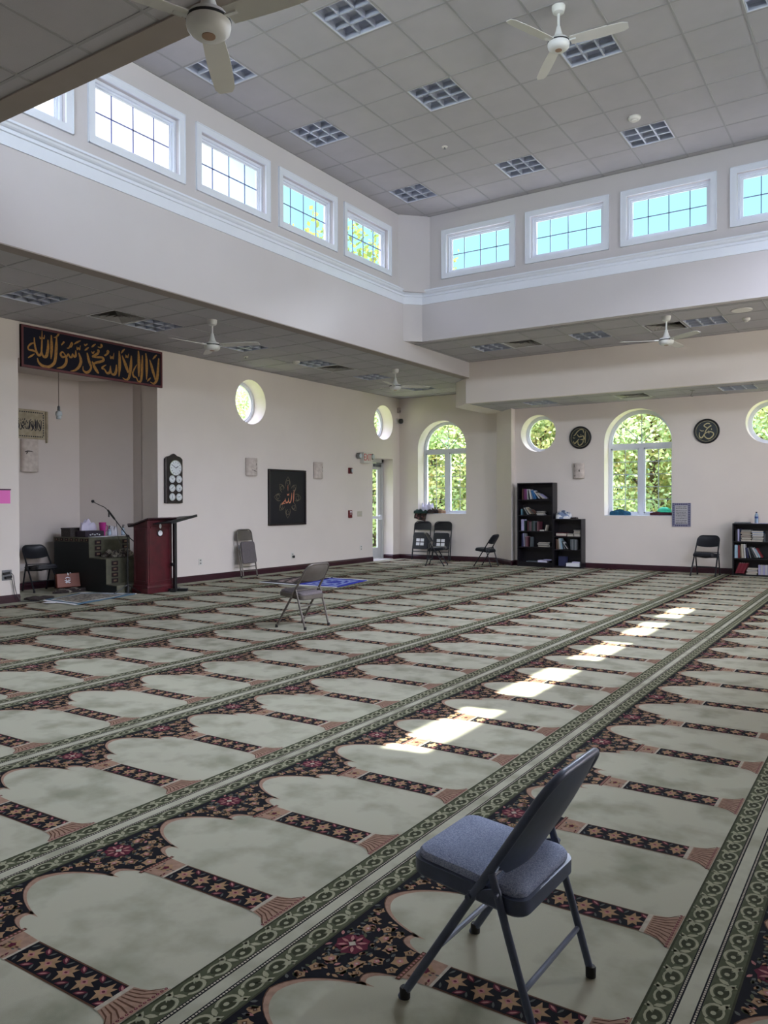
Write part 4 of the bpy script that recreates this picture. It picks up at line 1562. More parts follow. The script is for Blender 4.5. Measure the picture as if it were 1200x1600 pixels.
# wall clock panel with seven dials
M['clock_wood'] = mat('dark_rosewood', (32, 18, 24), .3, rgb2=(22, 12, 17), vscale=8)
M['dial'] = mat('clock_dial', (214, 219, 222), .5)
M['chrome'] = mat('chrome_rim', (170, 172, 176), .2, .9)
ck = thing('wall_clock', 'tall dark wooden prayer clock with one big dial over six small ones', 'clock', (XL, 9.862, 1.46), PW)
cw, chh = .40, .86
b = MB()
b.prism([(-cw / 2, 0), (cw / 2, 0), (cw / 2, chh - .07), (cw / 2 - .05, chh - .03), (cw * .18, chh - .01), (.03, chh + .015), (0, chh + .03), (-.03, chh + .015), (-cw * .18, chh - .01), (-cw / 2 + .05, chh - .03), (-cw / 2, chh - .07)], (0, -.002, 0), X3, Z3, FRONT, .055)
b.build('case', M['clock_wood'], ck, bevel=.008)
def dial(x, z, r, hands, big):
    b = MB()
    b.lathe([(r * 1.0, -.058), (r * 1.12, -.062), (r * 1.12, -.072), (r, -.070)], 32, (x, 0, z), 'y')
    rim = b.build('dial_rim', M['chrome'], ck, smooth=True)
    b = MB()
    b.prism(circle(x, z, r, 32), (0, -.069, 0), X3, Z3, FRONT, .0035)
    b.build('dial_face', M['dial'], rim)
    b = MB()
    for i in range(12):
        a = PI / 6 * i
        d = Vector((math.sin(a), 0, math.cos(a)))
        n = Vector((d.z, 0, -d.x))
        b.obox(Vector((x, -.0731, z)) + d * r * .80, d * r * .09, (0, .0004, 0), n * r * (.035 if big else .05))
    for (a, l, w_) in hands:
        d = Vector((math.sin(R(a)), 0, math.cos(R(a))))
        n = Vector((d.z, 0, -d.x))
        b.obox(Vector((x, -.0742, z)) + d * r * l * .42, d * r * l * .52, (0, .0006, 0), n * r * w_)
    b.build('hands', M['ink'], rim)
dial(.02, .63, .128, ((-58, .9, .035), (62, .55, .05)), True)
for i, (x, z, h) in enumerate(((-.065, .43, ((-30, .6, .05), (80, .55, .06))), (.095, .43, ((180, .6, .05), (160, .5, .06))), (-.065, .27, ((45, .6, .05), (-130, .55, .06))), (.095, .27, ((90, .6, .05), (150, .5, .06))), (-.065, .11, ((0, .6, .05), (190, .55, .06))), (.095, .11, ((-80, .6, .05), (60, .5, .06))))):
    dial(x, z, .064, h, False)

# black framed picture: the word Allah inside an eight-armed ornament
pic = thing('framed_picture', 'black framed picture with the word Allah in copper letters inside an ornament', 'picture', (XL, 13.04, 1.575), PW)
pw_, ph_ = 1.22, 1.18
b = MB()
b.box(-pw_ / 2, pw_ / 2, -.03, -.002, -ph_ / 2, ph_ / 2)
b.build('canvas', mat('blue_black_canvas', (14, 14, 24), .6, vary=.3, vscale=6), pic)
b = MB()
for (x0, x1, z0, z1) in ((-1, 1, -1, -.94), (-1, 1, .94, 1), (-1, -.93, -.94, .94), (.93, 1, -.94, .94)):
    b.box(x0 * pw_ / 2, x1 * pw_ / 2, -.05, -.002, z0 * ph_ / 2, z1 * ph_ / 2)
b.build('frame', mat('dark_brown_frame', (28, 18, 22), .35), pic, bevel=.006)
ALLAH = [[(.235, .20, .008), (.225, .10, .03), (.215, -.02, .03), (.205, -.10, .008)],
         [(.15, .13, .01), (.14, .02, .028), (.105, -.08, .03), (.06, -.10, .028), (.035, -.05, .024), (.03, .01, .01)],
         [(.035, -.02, .018), (.01, -.08, .03), (-.045, -.10, .03), (-.075, -.05, .022), (-.085, .0, .01)],
         [(-.08, -.03, .018), (-.12, -.07, .024), (-.18, -.11, .022), (-.22, -.14, .008), (-.16, -.12, .02), (-.08, -.115, .018)],
         [(-.02, .11, .01), (.0, .07, .018), (.02, .10, .014), (.04, .07, .018), (.055, .12, .008)], [(.015, .17, .006), (.012, .25, .016), (.014, .31, .006)]]
b = MB()
for s in ALLAH:
    b.ribbon(s, (-.01, -.032, -.02), X3, Z3, FRONT, 0, scale=.92)
b.build('lettering', mat('copper_letters', (214, 140, 112), .5, .2), pic)
b = MB()
def rot2(p, a):
    return (p[0] * math.cos(a) - p[1] * math.sin(a), p[0] * math.sin(a) + p[1] * math.cos(a), p[2])
arm = [[(.0, .27, .006), (.05, .30, .016), (.06, .35, .014), (.02, .385, .012), (-.03, .365, .012), (-.035, .325, .01), (0, .305, .006)],
       [(-.07, .25, .006), (-.075, .33, .014), (-.045, .40, .012), (0, .455, .005)], [(.07, .25, .006), (.08, .33, .014), (.05, .41, .012), (0, .47, .005)]]
for k in range(8):
    sc_ = 1.0 if k % 2 == 0 else .88
    for s in arm:
        b.ribbon([(p[0] * .95 * sc_, p[1] * .95 * sc_, p[2] * .8) for p in (rot2(q, PI / 4 * k) for q in s)], (0, -.0315, 0), X3, Z3, FRONT, 0)
b.build('ornament', mat('dull_bronze_line', (128, 116, 96), .5, .3), pic)

# fire devices, switch, exit sign, camera
M['alarm_red'] = mat('alarm_red', (104, 18, 28), .45)
st = thing('alarm_strobe', 'small dark red alarm strobe above the pull station', 'alarm', (XL, 15.35, 2.22), PW)
b = MB()
b.box(-.06, .06, -.05, -.001, -.07, .07)
b.build('housing', M['alarm_red'], st, bevel=.008)
b = MB()
b.box(-.005, .045, -.075, -.05, -.045, .045)
b.build('lens', M['lamp_off'], st, bevel=.01)
b = MB()
b.box(-.05, -.02, -.053, -.05, -.05, .05)
b.build('grille', M['black'], st)
ps = thing('pull_station', 'red fire alarm pull station below the strobe', 'alarm', (XL, 15.34, 1.19), PW)
b = MB()
b.box(-.06, .06, -.045, -.001, -.09, .09)
b.build('housing', M['alarm_red'], ps, bevel=.008)
b = MB()
b.box(-.045, .045, -.062, -.045, -.02, .025)
b.build('handle', mat('handle_pale', (150, 120, 122), .5), ps, bevel=.004)
b = MB()
b.box(-.04, .04, -.047, -.045, .04, .065)
b.build('plate', M['paper'], ps)
sw = thing('switch_plate', 'three gang beige light switch plate beside the exit door', 'switch', (XL, 15.76, 1.187), PW)
b = MB()
b.box(-.10, .10, -.008, -.001, -.065, .065)
b.build('plate', mat('ivory_plate', (186, 180, 164), .5), sw, bevel=.003)
for x in (-.06, 0, .06):
    b = MB()
    b.obox((x, -.012, 0), (.006, 0, 0), (0, .008, .004), (0, 0, .014))
    b.build('toggle', M['plastic'], sw)
ex = thing('exit_sign', 'white EXIT sign with red letters and two emergency lamps above the exit door', 'exit sign', (XL, 15.93, 2.56), PW)
b = MB()
b.box(-.15, .19, -.12, -.001, -.14, .12)
b.build('housing', M['plastic'], ex, bevel=.006)
def text_mesh(txt, size, depth=.001, sx=1.0):
    cu = bpy.data.curves.new('letters', 'FONT')
    cu.body = txt
    cu.size = size
    cu.extrude = depth
    cu.align_x = 'CENTER'
    cu.align_y = 'CENTER'
    o = bpy.data.objects.new('letters', cu)
    C.objects.link(o)
    dg = bpy.context.evaluated_depsgraph_get()
    me = bpy.data.meshes.new_from_object(o.evaluated_get(dg))
    bpy.data.objects.remove(o)
    return me
me = text_mesh('EXIT', .21)
for v in me.vertices:
    x, y, z = v.co
    v.co = (x * .78 + .02, -.1215 - z, y * 1.15 - .005)
me.materials.append(mat('exit_red', (190, 44, 58), .5))
lo = bpy.data.objects.new('lettering', me)
C.objects.link(lo)
lo.parent = ex
for sx in (-1, 1):
    b = MB()
    x = -.26 if sx < 0 else .29
    b.lathe([(.03, .03), (.07, .01), (.075, -.05), (.06, -.075), (.0, -.078)], 20, (x, -.03, .03), 'y')
    b.tube([(x - sx * .07, -.03, .0), (x, -.05, .02)], .02, 8)
    lh = b.build('lamp_head', mat('lamp_head_grey', (112, 112, 110), .5), ex, smooth=True)
    b = MB()
    b.lathe([(.0, -.113), (.052, -.110), (.055, -.106)], 20, (x, 0, .03), 'y')
    b.build('lamp_lens', M['lamp_off'], lh, smooth=True)
cm = thing('security_camera', 'small dome camera in the far corner right of the round window', 'camera', (XL, 17.47, 3.58), PW)
b = MB()
b.lathe([(.07, -.001), (.07, -.02), (.05, -.04)], 20, (0, 0, 0), 'y')
b.tube([(0, -.03, 0), (0, -.10, -.01)], .02, 10)
b.build('mount', M['plastic'], cm, smooth=True)
b = MB()
b.lathe([(.0, -.07), (.05, -.055), (.065, 0), (.05, .055), (0, .065)], 18, (0, -.13, -.01))
b.build('dome', M['black'], cm, smooth=True)
sn = thing('corner_sensor', 'pale motion sensor high in the far corner under the ceiling', 'sensor', (XL, 17.52, 3.86), PW)
b = MB()
b.box(-.04, .04, -.07, -.001, -.07, .07)
b.build('housing', mat('sensor_grey', (170, 160, 150), .6), sn, bevel=.012)
b = MB()
b.box(-.03, .03, -.074, -.07, -.05, .0)
b.build('lens', M['grille'], sn)

# ================================================================== THE NICHE GROUP
M['green_board'] = mat('dark_green_board', (10, 22, 24), .6, vary=.2, vscale=5)
M['olive_carpet'] = mat('olive_carpet', (98, 96, 80), .95, rgb2=(84, 84, 70), vscale=12, bump=.2, bscale=300)
M['dark_motif'] = mat('dark_rug_motif', (40, 26, 30), .95)
M['tan_motif'] = mat('tan_rug_motif', (128, 104, 86), .95)
mn = thing('stepped_pulpit', 'dark green stepped pulpit draped with olive carpet in front of the niche', 'pulpit', (-10.52, 8.30, 0))
# profile along -x : treads at z .12, .54, .81
side = [(0, 0), (0, .12), (-.26, .13), (-.265, .54), (-.69, .55), (-.70, .81), (-1.64, .81), (-1.64, 0)]
PL = .82
b = MB()
b.prism(side, (0, 0, .002), X3, Z3, Y3, PL)
b.build('body', M['green_board'], mn, bevel=.006)
b = MB()
run = [(.012, .0), (.012, .132), (-.250, .142), (-.253, .552), (-.678, .562), (-.688, .885), (-1.64, .885)]
back = [(-1.64, .812), (-.702, .812), (-.692, .552), (-.267, .542), (-.262, .132), (0.001, .122), (.001, .0)]
b.prism(run + back, (0, -.004, .002), X3, Z3, Y3, PL + .008)
cp = b.build('carpet_cover', M['olive_carpet'], mn)
b = MB()
for y in (.16, .72):
    for (x0, z0, x1, z1, n) in ((-.248, .16, -.250, .54, 4), (-.674, .58, -.684, .87, 3)):
        for i in range(n):
            za, zb = z0 + (z1 - z0) * i / n, z0 + (z1 - z0) * (i + .72) / n
            b.box(x0 - .002, x0 + .008, y - .06, y + .06, za, zb, 0)
            b.box(x0, x0 + .010, y - .03, y + .03, za + (zb - za) * .3, za + (zb - za) * .7, 1)
for i in range(7):
    x = -1.60 + i * .135
    b.box(x, x + .09, -.008, -.003, .825, .872, 0)
    b.box(x + .03, x + .06, -.010, -.003, .838, .86, 1)
b.build('woven_border', [M['dark_motif'], M['tan_motif']], cp)

def crumple(name, label, cat, loc, dims, mats, seed, rz=0, res=18, rough=.5, group=None, flat=.35):
    """a heap of cloth: a folded, noisy mound"""
    rg = random.Random(seed)
    ph = [(rg.uniform(4, 11), rg.uniform(4, 11), rg.uniform(0, 6.3), rg.uniform(.3, 1)) for _ in range(7)]
    b = MB()
    vs, fs, n = [], [], res * 2
    for j in range(res + 1):
        t = j / res
        for i in range(n):
            a = 2 * PI * i / n
            rad = math.sin(min(1, t * 1.0) * PI / 2)
            h = math.cos(t * PI / 2) ** flat
            w = sum(k * math.sin(u * rad * math.cos(a) + v * rad * math.sin(a) + p) for u, v, p, k in ph) / 4
            e = 1 + .16 * math.sin(3 * a + ph[0][2]) + .10 * math.sin(5 * a + ph[1][2])
            vs.append((dims[0] / 2 * rad * e * math.cos(a), dims[1] / 2 * rad * e * math.sin(a), max(.003, dims[2] * h * (1 + rough * w * (1 - .4 * t))) if t < 1 else .003))
    for j in range(res):
        for i in range(n):
            fs.append((j * n + i, j * n + (i + 1) % n, (j + 1) * n + (i + 1) % n, (j + 1) * n + i))
    fs.append(tuple(res * n + i for i in range(n)))
    b.add(vs, fs)
    o = b.build(name, mats, None, smooth=True)
    if isinstance(mats, (list, tuple)):
        for p in o.data.polygons:
            c = p.center
            p.material_index = int((math.sin(c.x * 23 + seed) + math.sin(c.y * 31 + c.z * 40) + 2.2) * len(mats) / 4.4) % len(mats)
    place(o, loc, rz)
    tag(o, label, cat, group)
    return o
M['wool_pale'] = mat('pale_wool', (140, 134, 122), .95, rgb2=(46, 40, 38), vscale=26, vdist=(.42, .58))
M['shawl_dark'] = mat('dark_shawl', (34, 28, 28), .95, rgb2=(60, 50, 48), vscale=30)
crumple('folded_shawl', 'crumpled grey and black patterned shawl on the pulpit step', 'shawl', (-11.0, 8.72, .563), (.30, .52, .11), [M['wool_pale'], M['wool_pale'], M['shawl_dark']], 3)

# things on top of the pulpit
TOPZ = .8875
bx = thing('storage_box', 'dark grey woven box at the back of the pulpit top', 'box', (-11.95, 8.52, TOPZ))
b = MB()
b.box(-.13, .13, -.14, .14, 0, .15)
b.build('body', mat('woven_grey', (74, 68, 66), .9, vary=.4, vscale=30), bx, bevel=.008)
b = MB()
b.box(-.135, .135, -.145, .145, .128, .152)
b.build('lid', mat('woven_grey_dark', (58, 54, 54), .8), bx, bevel=.005)
bag = crumple('plastic_bag', 'pale lilac plastic bag slumped over the boxes on the pulpit', 'bag', (-11.70, 8.63, TOPZ + .105), (.22, .30, .16), mat('lilac_film', (205, 200, 222), .35), 5, flat=.6)
kt = thing('cardboard_tray', 'dark printed carton with white tubes under the lilac bag on the pulpit', 'carton', (-11.66, 8.66, TOPZ))
b = MB()
b.box(-.14, .12, -.19, .19, 0, .10)
b.build('body', mat('dark_carton', (40, 28, 44), .6), kt, bevel=.004)
b = MB()
for i in range(5):
    b.lathe([(.011, 0), (.011, .02)], 8, (.125, -.10 + .045 * i, .035 + .012 * (i % 2)), 'x')
b.build('tube_ends', M['paper'], kt)
pj = thing('pink_jug', 'tall magenta plastic jug on the pulpit', 'jug', (-11.62, 8.88, TOPZ))
b = MB()
b.lathe([(.0, 0), (.042, .002), (.048, .08), (.055, .17), (.062, .24), (.058, .24), (.05, .17), (.04, .01)], 20)
b.build('body', mat('magenta_plastic', (176, 44, 132), .35), pj, smooth=True)
b = MB()
b.tube([(.0, .055, .20), (0, .10, .18), (0, .095, .10), (0, .05, .08)], .009, 8)
b.build('handle', MATS['magenta_plastic'], pj, smooth=True)
M['clear_blue'] = mat('clear_bluish_plastic', (150, 164, 178), .15, spec=.8)
def pump_bottle(label, loc, h=.13, body='clear_blue'):
    t = thing('pump_bottle', label, 'bottle', loc)
    b = MB()
    b.lathe([(0, 0), (.030, .002), (.032, .01), (.032, h * .85), (.02, h), (.013, h + .01)], 18)
    b.build('body', M[body], t, smooth=True)
    b = MB()
    b.lathe([(.014, h + .008), (.014, h + .03), (.005, h + .034), (.005, h + .05)], 12)
    b.obox((.012, 0, h + .052), (.022, 0, 0), (0, .007, 0), (0, 0, .006))
    b.build('pump', M['black'], t)
    b = MB()
    b.lathe([(.0325, h * .2), (.0325, h * .65)], 18)
    b.build('sticker', mat('bottle_sticker', (170, 190, 205), .5), t, smooth=True)
    return t
pump_bottle('hand sanitizer pump bottle right of the magenta jug', (-11.60, 9.00, TOPZ), .12)
pump_bottle('hand sanitizer pump bottle at the right end of the pulpit top', (-11.58, 9.28, TOPZ), .13)
crumple('clear_bag', 'clear plastic bag between the two pump bottles on the pulpit', 'bag', (-11.68, 9.14, TOPZ), (.16, .17, .17), mat('milky_film', (196, 194, 202), .3), 9, flat=.7)
pp = thing('paper_sheets', 'white paper sheets spread along the front of the pulpit top', 'papers', (-11.42, 8.85, TOPZ))
for i in range(4):
    b = MB()
    a = R(-12 + 9 * i)
    b.obox((-.02 * i, -.22 + .15 * i, .002 + .002 * i), (.10 * math.cos(a), .10 * math.sin(a), 0), (-.13 * math.sin(a), .13 * math.cos(a), 0), (0, 0, .0008))
    b.build('sheet', M['paper'], pp)

# lectern
M['mahogany'] = mat('red_mahogany', (82, 20, 30), .35, rgb2=(66, 14, 23), vscale=7)
M['mahogany_dark'] = mat('dark_mahogany_top', (42, 16, 24), .3)
lc = thing('lectern', 'tall red mahogany lectern with a small round emblem', 'lectern', (-10.10, 8.573, 0))
b = MB()
D, W_ = .34, .51
b.box(-D, 0, 0, W_, .10, 1.085)
b.prism([(-D, 1.085), (0, 1.085), (0, 1.19)], (0, 0, 0), X3, Z3, Y3, W_)
b.build('body', M['mahogany'], lc, bevel=.004)
b = MB()
b.box(-D - .02, .022, -.022, W_ + .022, .002, .085)
b.prism([(-D - .012, .085), (.014, .085), (.006, .13), (-D - .006, .13)], (0, -.012, 0), X3, Z3, Y3, W_ + .024)
b.build('plinth', M['mahogany'], lc, bevel=.006)
b = MB()
for (x0, x1, z0, z1) in ((-D + .02, -D + .05, .17, 1.05), (-.05, -.02, .17, 1.05), (-D + .05, -.05, .17, .20), (-D + .05, -.05, 1.02, 1.05)):
    b.box(x0, x1, -.008, .004, z0, z1)
for (y0, y1, z0, z1) in ((.03, .06, .17, 1.05), (W_ - .06, W_ - .03, .17, 1.05), (.06, W_ - .06, .17, .20), (.06, W_ - .06, 1.05, 1.08)):
    b.box(-.004, .008, y0, y1, z0, z1)
b.build('panel_moulding', M['mahogany'], lc, bevel=.003)
b = MB()
d = Vector((.52, 0, .135))
n = Vector((-.135, 0, .52)).normalized()
b.obox((-.18, W_ / 2, 1.148), d * .48, (0, W_ / 2 + .04, 0), n * .014)
b.obox((-.425, W_ / 2, 1.10), (.012, 0, .003), (0, W_ / 2 + .04, 0), n * .03)
b.build('slanted_top', M['mahogany_dark'], lc, bevel=.005)
b = MB()
b.lathe([(.058, .002), (.058, .012), (.046, .016), (.0, .016)], 28, (0, .25, .97), 'x')
b.build('emblem_ring', M['black'], lc, smooth=True)
b = MB()
b.lathe([(.044, .0165), (.0, .0185)], 28, (0, .25, .97), 'x')
b.lathe([(.040, .0165), (.0, .018)], 20, (0, .25, 1.085), 'x', 0, .6, 1.0)
b.build('emblem_face', M['paper'], lc)

# black music stand
ms = thing('music_stand', 'black metal reading stand with a flat tilted desk right of the lectern', 'stand', (-10.02, 9.07, 0))
b = MB()
b.obox((0, 0, .03), (.17, .12, 0), (-.028, .04, 0), (0, 0, .022))
b.obox((0, 0, .03), (-.10, .14, 0), (.04, .028, 0), (0, 0, .022))
b.build('base', M['black'], ms, bevel=.006)
b = MB()
b.box(-.026, .026, -.026, .026, .05, 1.16)
b.build('pole', M['black'], ms, bevel=.005)
b = MB()
b.lathe([(.012, .0), (.012, -.03), (.03, -.03), (.03, -.055)], 14, (0, -.026, .45), 'y')
b.build('knob', M['black'], ms)
b = MB()
d = Vector((-.13, .40, .05))
e = Vector((.16, .05, .012))
b.obox((0, .02, 1.185), d, e, d.cross(e).normalized() * .008)
b.obox(Vector((0, .02, 1.185)) + e, d, e.normalized() * .006, d.cross(e).normalized() * .022)
b.build('desk', M['dark_steel'], ms, bevel=.004)

# microphone stand with boom
mc = thing('microphone_stand', 'black boom microphone stand between pulpit and lectern', 'microphone stand', (-10.46, 8.47, 0))
b = MB()
for a in (20, 140, 260):
    b.tube([(.0, 0, .14), (.24 * math.cos(R(a)), .24 * math.sin(R(a)), .012)], .009, 8)
b.lathe([(.03, .0), (.03, .03), (.015, .16)], 12)
b.build('tripod_base', M['black'], mc, smooth=True)
b = MB()
b.tube([(0, 0, .03), (0, 0, .52)], .013, 10)
b.tube([(0, 0, .5), (0, 0, .93)], .009, 10)
b.build('pole', M['black'], mc, smooth=True)
b = MB()
b.lathe([(.018, -.025), (.024, 0), (.018, .025)], 12, (0, 0, .93), 'x')
b.lathe([(.016, -.03), (.016, .03)], 12, (0, 0, .52))
b.build('clutch', M['black'], mc, smooth=True)
b = MB()
b.tube([(.02, .42, .61), (0, 0, .93), (-.02, -.36, 1.35)], .0085, 8)
b.tube([(.02, .42, .61), (.017, .34, .67)], .016, 8)
b.tube([(-.014, -.24, 1.21), (-.02, -.36, 1.35)], .016, 8)
boom = b.build('boom', M['black'], mc, smooth=True)
b = MB()
b.tube([(-.02, -.36, 1.35), (-.03, -.42, 1.40), (-.04, -.52, 1.44), (-.05, -.60, 1.478)], .006, 8)
b.build('gooseneck', M['black'], mc, smooth=True)
b = MB()
b.lathe([(.0, -.026), (.02, -.018), (.027, .0), (.02, .018), (0, .026)], 14, (-.05, -.615, 1.49))
b.build('capsule', M['black'], mc, smooth=True)
b = MB()
b.tube([(-.02, -.34, 1.33), (-.02, -.34, 1.24)], .012, 8)
b.build('clip', M['black'], mc, smooth=True)
b = MB()
b.tube([(-.016, -.2, 1.16), (-.03, -.17, .95), (-.02, -.10, .75), (0, -.03, .5), (-.02, -.02, .2), (-.1, .05, .02)], .004, 6)
b.build('cable', M['black'], mc, smooth=True)

# briefcase and heap below the pulpit
bc = thing('wooden_case', 'reddish brown case with white lettering leaning in front of the pulpit', 'case', (-11.50, 8.20, .07), R(78))
b = MB()
d = Vector((0, .16, .97)).normalized()
n = Vector((0, -.97, .16)).normalized()
b.obox(Vector((0, 0, 0)) + d * .115, (.275, 0, 0), d * .115, n * .035)
b.build('body', mat('russet_leather', (122, 58, 36), .5, rgb2=(98, 46, 30), vscale=5), bc, bevel=.008)
b = MB()
c0 = d * .115 + n * .0365
for s in ([(-.04, .03, .006), (.0, .05, .014), (.05, .03, .006)], [(-.05, .0, .012), (.0, -.012, .014), (.05, .004, .01)], [(-.045, -.035, .008), (.0, -.03, .014), (.05, -.04, .008)], [(-.02, .02, .008), (-.018, -.05, .008)], [(.022, .02, .008), (.024, -.05, .008)]):
    b.ribbon([(p[0] - .10, p[1], p[2]) for p in s], c0, X3, d, n, .0002)
b.build('lettering', M['paper'], bc)
b = MB()
b.obox(d * .215 + n * .038 + Vector((-.09, 0, 0)), (.010, 0, 0), d * .022, n * .004)
b.obox(d * .235 + Vector((-.03, 0, 0)), (.008, 0, 0), d * .008, n * .008)
b.build('latch', M['chrome'], bc)
crumple('cloth_heap', 'flat heap of grey folded cloth under the russet case', 'cloth', (-11.42, 8.10, .002), (.28, .62, .06), [M['wool_pale'], M['shawl_dark']], 12, R(-6))

# rug in front of the niche
def rug(name, label, quad, mats, regions, group=None, wave=.006, seed=1, fringe=None, n=26):
    """quad corners a,b,c,d (a-b one short end); regions(u,v) -> material index"""
    a, bq, c, d = [Vector((*p, 0)) for p in quad]
    ctr = (a + bq + c + d) / 4
    rg = random.Random(seed)
    ph = [rg.uniform(0, 6.28) for _ in range(6)]
    bmx = MB()
    vs, fs, mi = [], [], []
    for side in (0, 1):
        for j in range(n + 1):
            for i in range(n + 1):
                u, v = i / n, j / n
                p = a * (1 - u) * (1 - v) + bq * u * (1 - v) + c * u * v + d * (1 - u) * v - ctr
                z = .012 + wave * (math.sin(5 * u + ph[0]) * math.sin(6 * v + ph[1]) + .7 * math.sin(11 * u + 8 * v + ph[2]))
                z = max(.010, z) if side == 0 else .003
                vs.append((p.x, p.y, z))
    K = (n + 1) ** 2
    for j in range(n):
        for i in range(n):
            q = j * (n + 1) + i
            fs.append((q, q + 1, q + n + 2, q + n + 1))
            mi.append(regions((i + .5) / n, (j + .5) / n))
            fs.append((K + q, K + q + n + 1, K + q + n + 2, K + q + 1))
            mi.append(0)
    for i in range(n):
        for (q, r_) in ((i, i + 1), (n * (n + 1) + i, n * (n + 1) + i + 1), (i * (n + 1), (i + 1) * (n + 1)), (i * (n + 1) + n, (i + 1) * (n + 1) + n)):
            fs.append((q, r_, K + r_, K + q))
            mi.append(0)
    bmx.v, bmx.f, bmx.mi = vs, fs, mi
    t = thing(name, label, 'rug', (ctr.x, ctr.y, .002), 0, group)
    bmx.build('pile', mats, t, smooth=True)
    if fringe:
        for (e0, e1, nn) in fringe:
            p0, p1 = [a, bq, c, d][e0] - ctr, [a, bq, c, d][e1] - ctr
            bf = MB()
            out = ((p0 + p1) / 2).normalized()
            for i in range(nn):
                q = p0 + (p1 - p0) * (i + .5) / nn
                w = (p1 - p0) / nn * .38
                bf.obox(q + out * .03 + Vector((0, 0, .010)), w, out * .035, (0, 0, .003))
            bf.build('fringe', M['paper'], t)
    return t
M['rug_blue_edge'] = mat('slate_blue_edge', (76, 104, 122), .95)
M['rug_grey'] = mat('grey_rug_pile', (150, 144, 132), .95, rgb2=(84, 80, 76), vscale=24, vdist=(.42, .6))
M['rug_white'] = mat('white_rug_pile', (200, 202, 200), .95)
rug('floor_rug', 'grey patterned rug with blue edge and white fringe before the niche', [(-10.70, 7.15), (-9.86, 7.10), (-10.20, 8.40), (-11.10, 8.02)], [M['rug_blue_edge'], M['rug_white'], M['rug_grey']],
    lambda u, v: 0 if min(u, 1 - u, v, 1 - v) < .07 else (1 if min(u, 1 - u, v, 1 - v) < .13 else 2), None, .012, 4, [(0, 1, 22), (2, 3, 22)])
ps_ = MB()
ps_.box(-.09, .09, -.06, .06, 0, .002)
o = ps_.build('paper_slip', M['paper'])
tag(place(o, (-10.33, 6.98, .0175), R(20)), 'white paper slip on the carpet left of the niche rug', 'paper')
crumple('dark_mat', 'dark crumpled mat on the carpet at the left corner of the niche', 'mat', (-11.02, 7.25, .003), (.36, .46, .03), M['shawl_dark'], 21)

# prayer rugs in the hall
M['royal'] = mat('royal_blue_pile', (16, 40, 168), .9, vary=.2, vscale=20)
M['sky_pile'] = mat('pale_blue_pile', (138, 156, 212), .9, vary=.15, vscale=20)
M['wine'] = mat('wine_pile', (34, 14, 22), .9, vary=.2, vscale=20)
M['pink_pale'] = mat('rose_cream_pile', (176, 160, 156), .9, rgb2=(70, 40, 50), vscale=18)
def blue_reg(u, v):
    m_ = min(u, 1 - u, v, 1 - v)
    if m_ < .10:
        return 0
    if m_ < .19:
        return 1
    r_ = math.hypot((u - .5) / .26, (v - .52) / .34)
    if r_ < .55:
        return 0
    if r_ < .8:
        return 1
    return 0 if (int(u * 13) + int(v * 13)) % 3 else 1
rug('prayer_rug', 'bright royal blue prayer rug behind the taupe chair', [(-8.93, 10.88), (-8.05, 10.92), (-8.28, 12.15), (-9.12, 12.18)], [M['royal'], M['sky_pile']], blue_reg, 'prayer rugs', .004, 2, [(0, 1, 24), (2, 3, 24)])
rug('prayer_rug', 'dark wine and cream prayer rug left of the blue one', [(-9.80, 10.92), (-8.96, 10.88), (-9.16, 12.16), (-9.86, 12.32)], [M['wine'], M['pink_pale']],
    lambda u, v: 1 if .2 < u < .72 and .15 < v < .85 and (int(u * 11) + int(v * 9)) % 3 != 0 else 0, 'prayer rugs', .004, 6, [(0, 1, 24), (2, 3, 24)])

# ================================================================== BACK WALL
M['plaque'] = mat('green_black_enamel', (12, 26, 28), .35)
M['pale_gold'] = mat('pale_gold_line', (176, 164, 122), .4, .4)
def plaque(label, loc, strokes, r=.25):
    t = thing('round_plaque', label, 'plaque', loc, 0)
    b = MB()
    b.lathe([(r * .9, -.002), (r, -.004), (r, -.028), (r * .95, -.034), (r * .88, -.030), (r * .86, -.022)], 48, (0, 0, 0), 'y')
    b.build('rim', M['black'], t, smooth=True)
    b = MB()
    b.prism(circle(0, 0, r * .88, 48), (0, -.004, 0), X3, Z3, FRONT, .0187)
    b.build('disc', M['plaque'], t)
    b = MB()
    for s in strokes:
        b.ribbon(s, (0, -.0235, 0), X3, Z3, FRONT, 0)
    b.build('lettering', M['pale_gold'], t)
    b = MB()
    ring_mesh(b, circle(0, 0, r * .83, 48), circle(0, 0, r * .81, 48), -.0235, -.022)
    b.build('ring_line', M['pale_gold'], t)
    return t
def norm(strokes, c, R_, r):
    return [[((x - c[0]) * r / R_, (c[1] - y) * r / R_, w * r / R_) for x, y, w in s] for s in strokes]
q1 = [[(815, 390, 30), (812, 600, 44), (810, 870, 16)], [(740, 450, 20), (722, 330, 40), (600, 310, 34), (480, 400, 40), (390, 510, 40), (320, 565, 14)], [(470, 500, 24), (560, 600, 44), (660, 590, 40), (750, 560, 16)],
      [(560, 690, 30), (450, 800, 44), (380, 870, 40), (335, 815, 30), (330, 760, 14)], [(610, 720, 30), (760, 700, 46), (745, 610, 40), (700, 540, 16)], [(505, 770, 20), (520, 900, 40), (590, 950, 44), (680, 890, 40), (730, 800, 34), (715, 730, 16)],
      [(300, 610, 16), (340, 650, 26), (400, 630, 14)], [(630, 490, 14), (640, 560, 26)]]
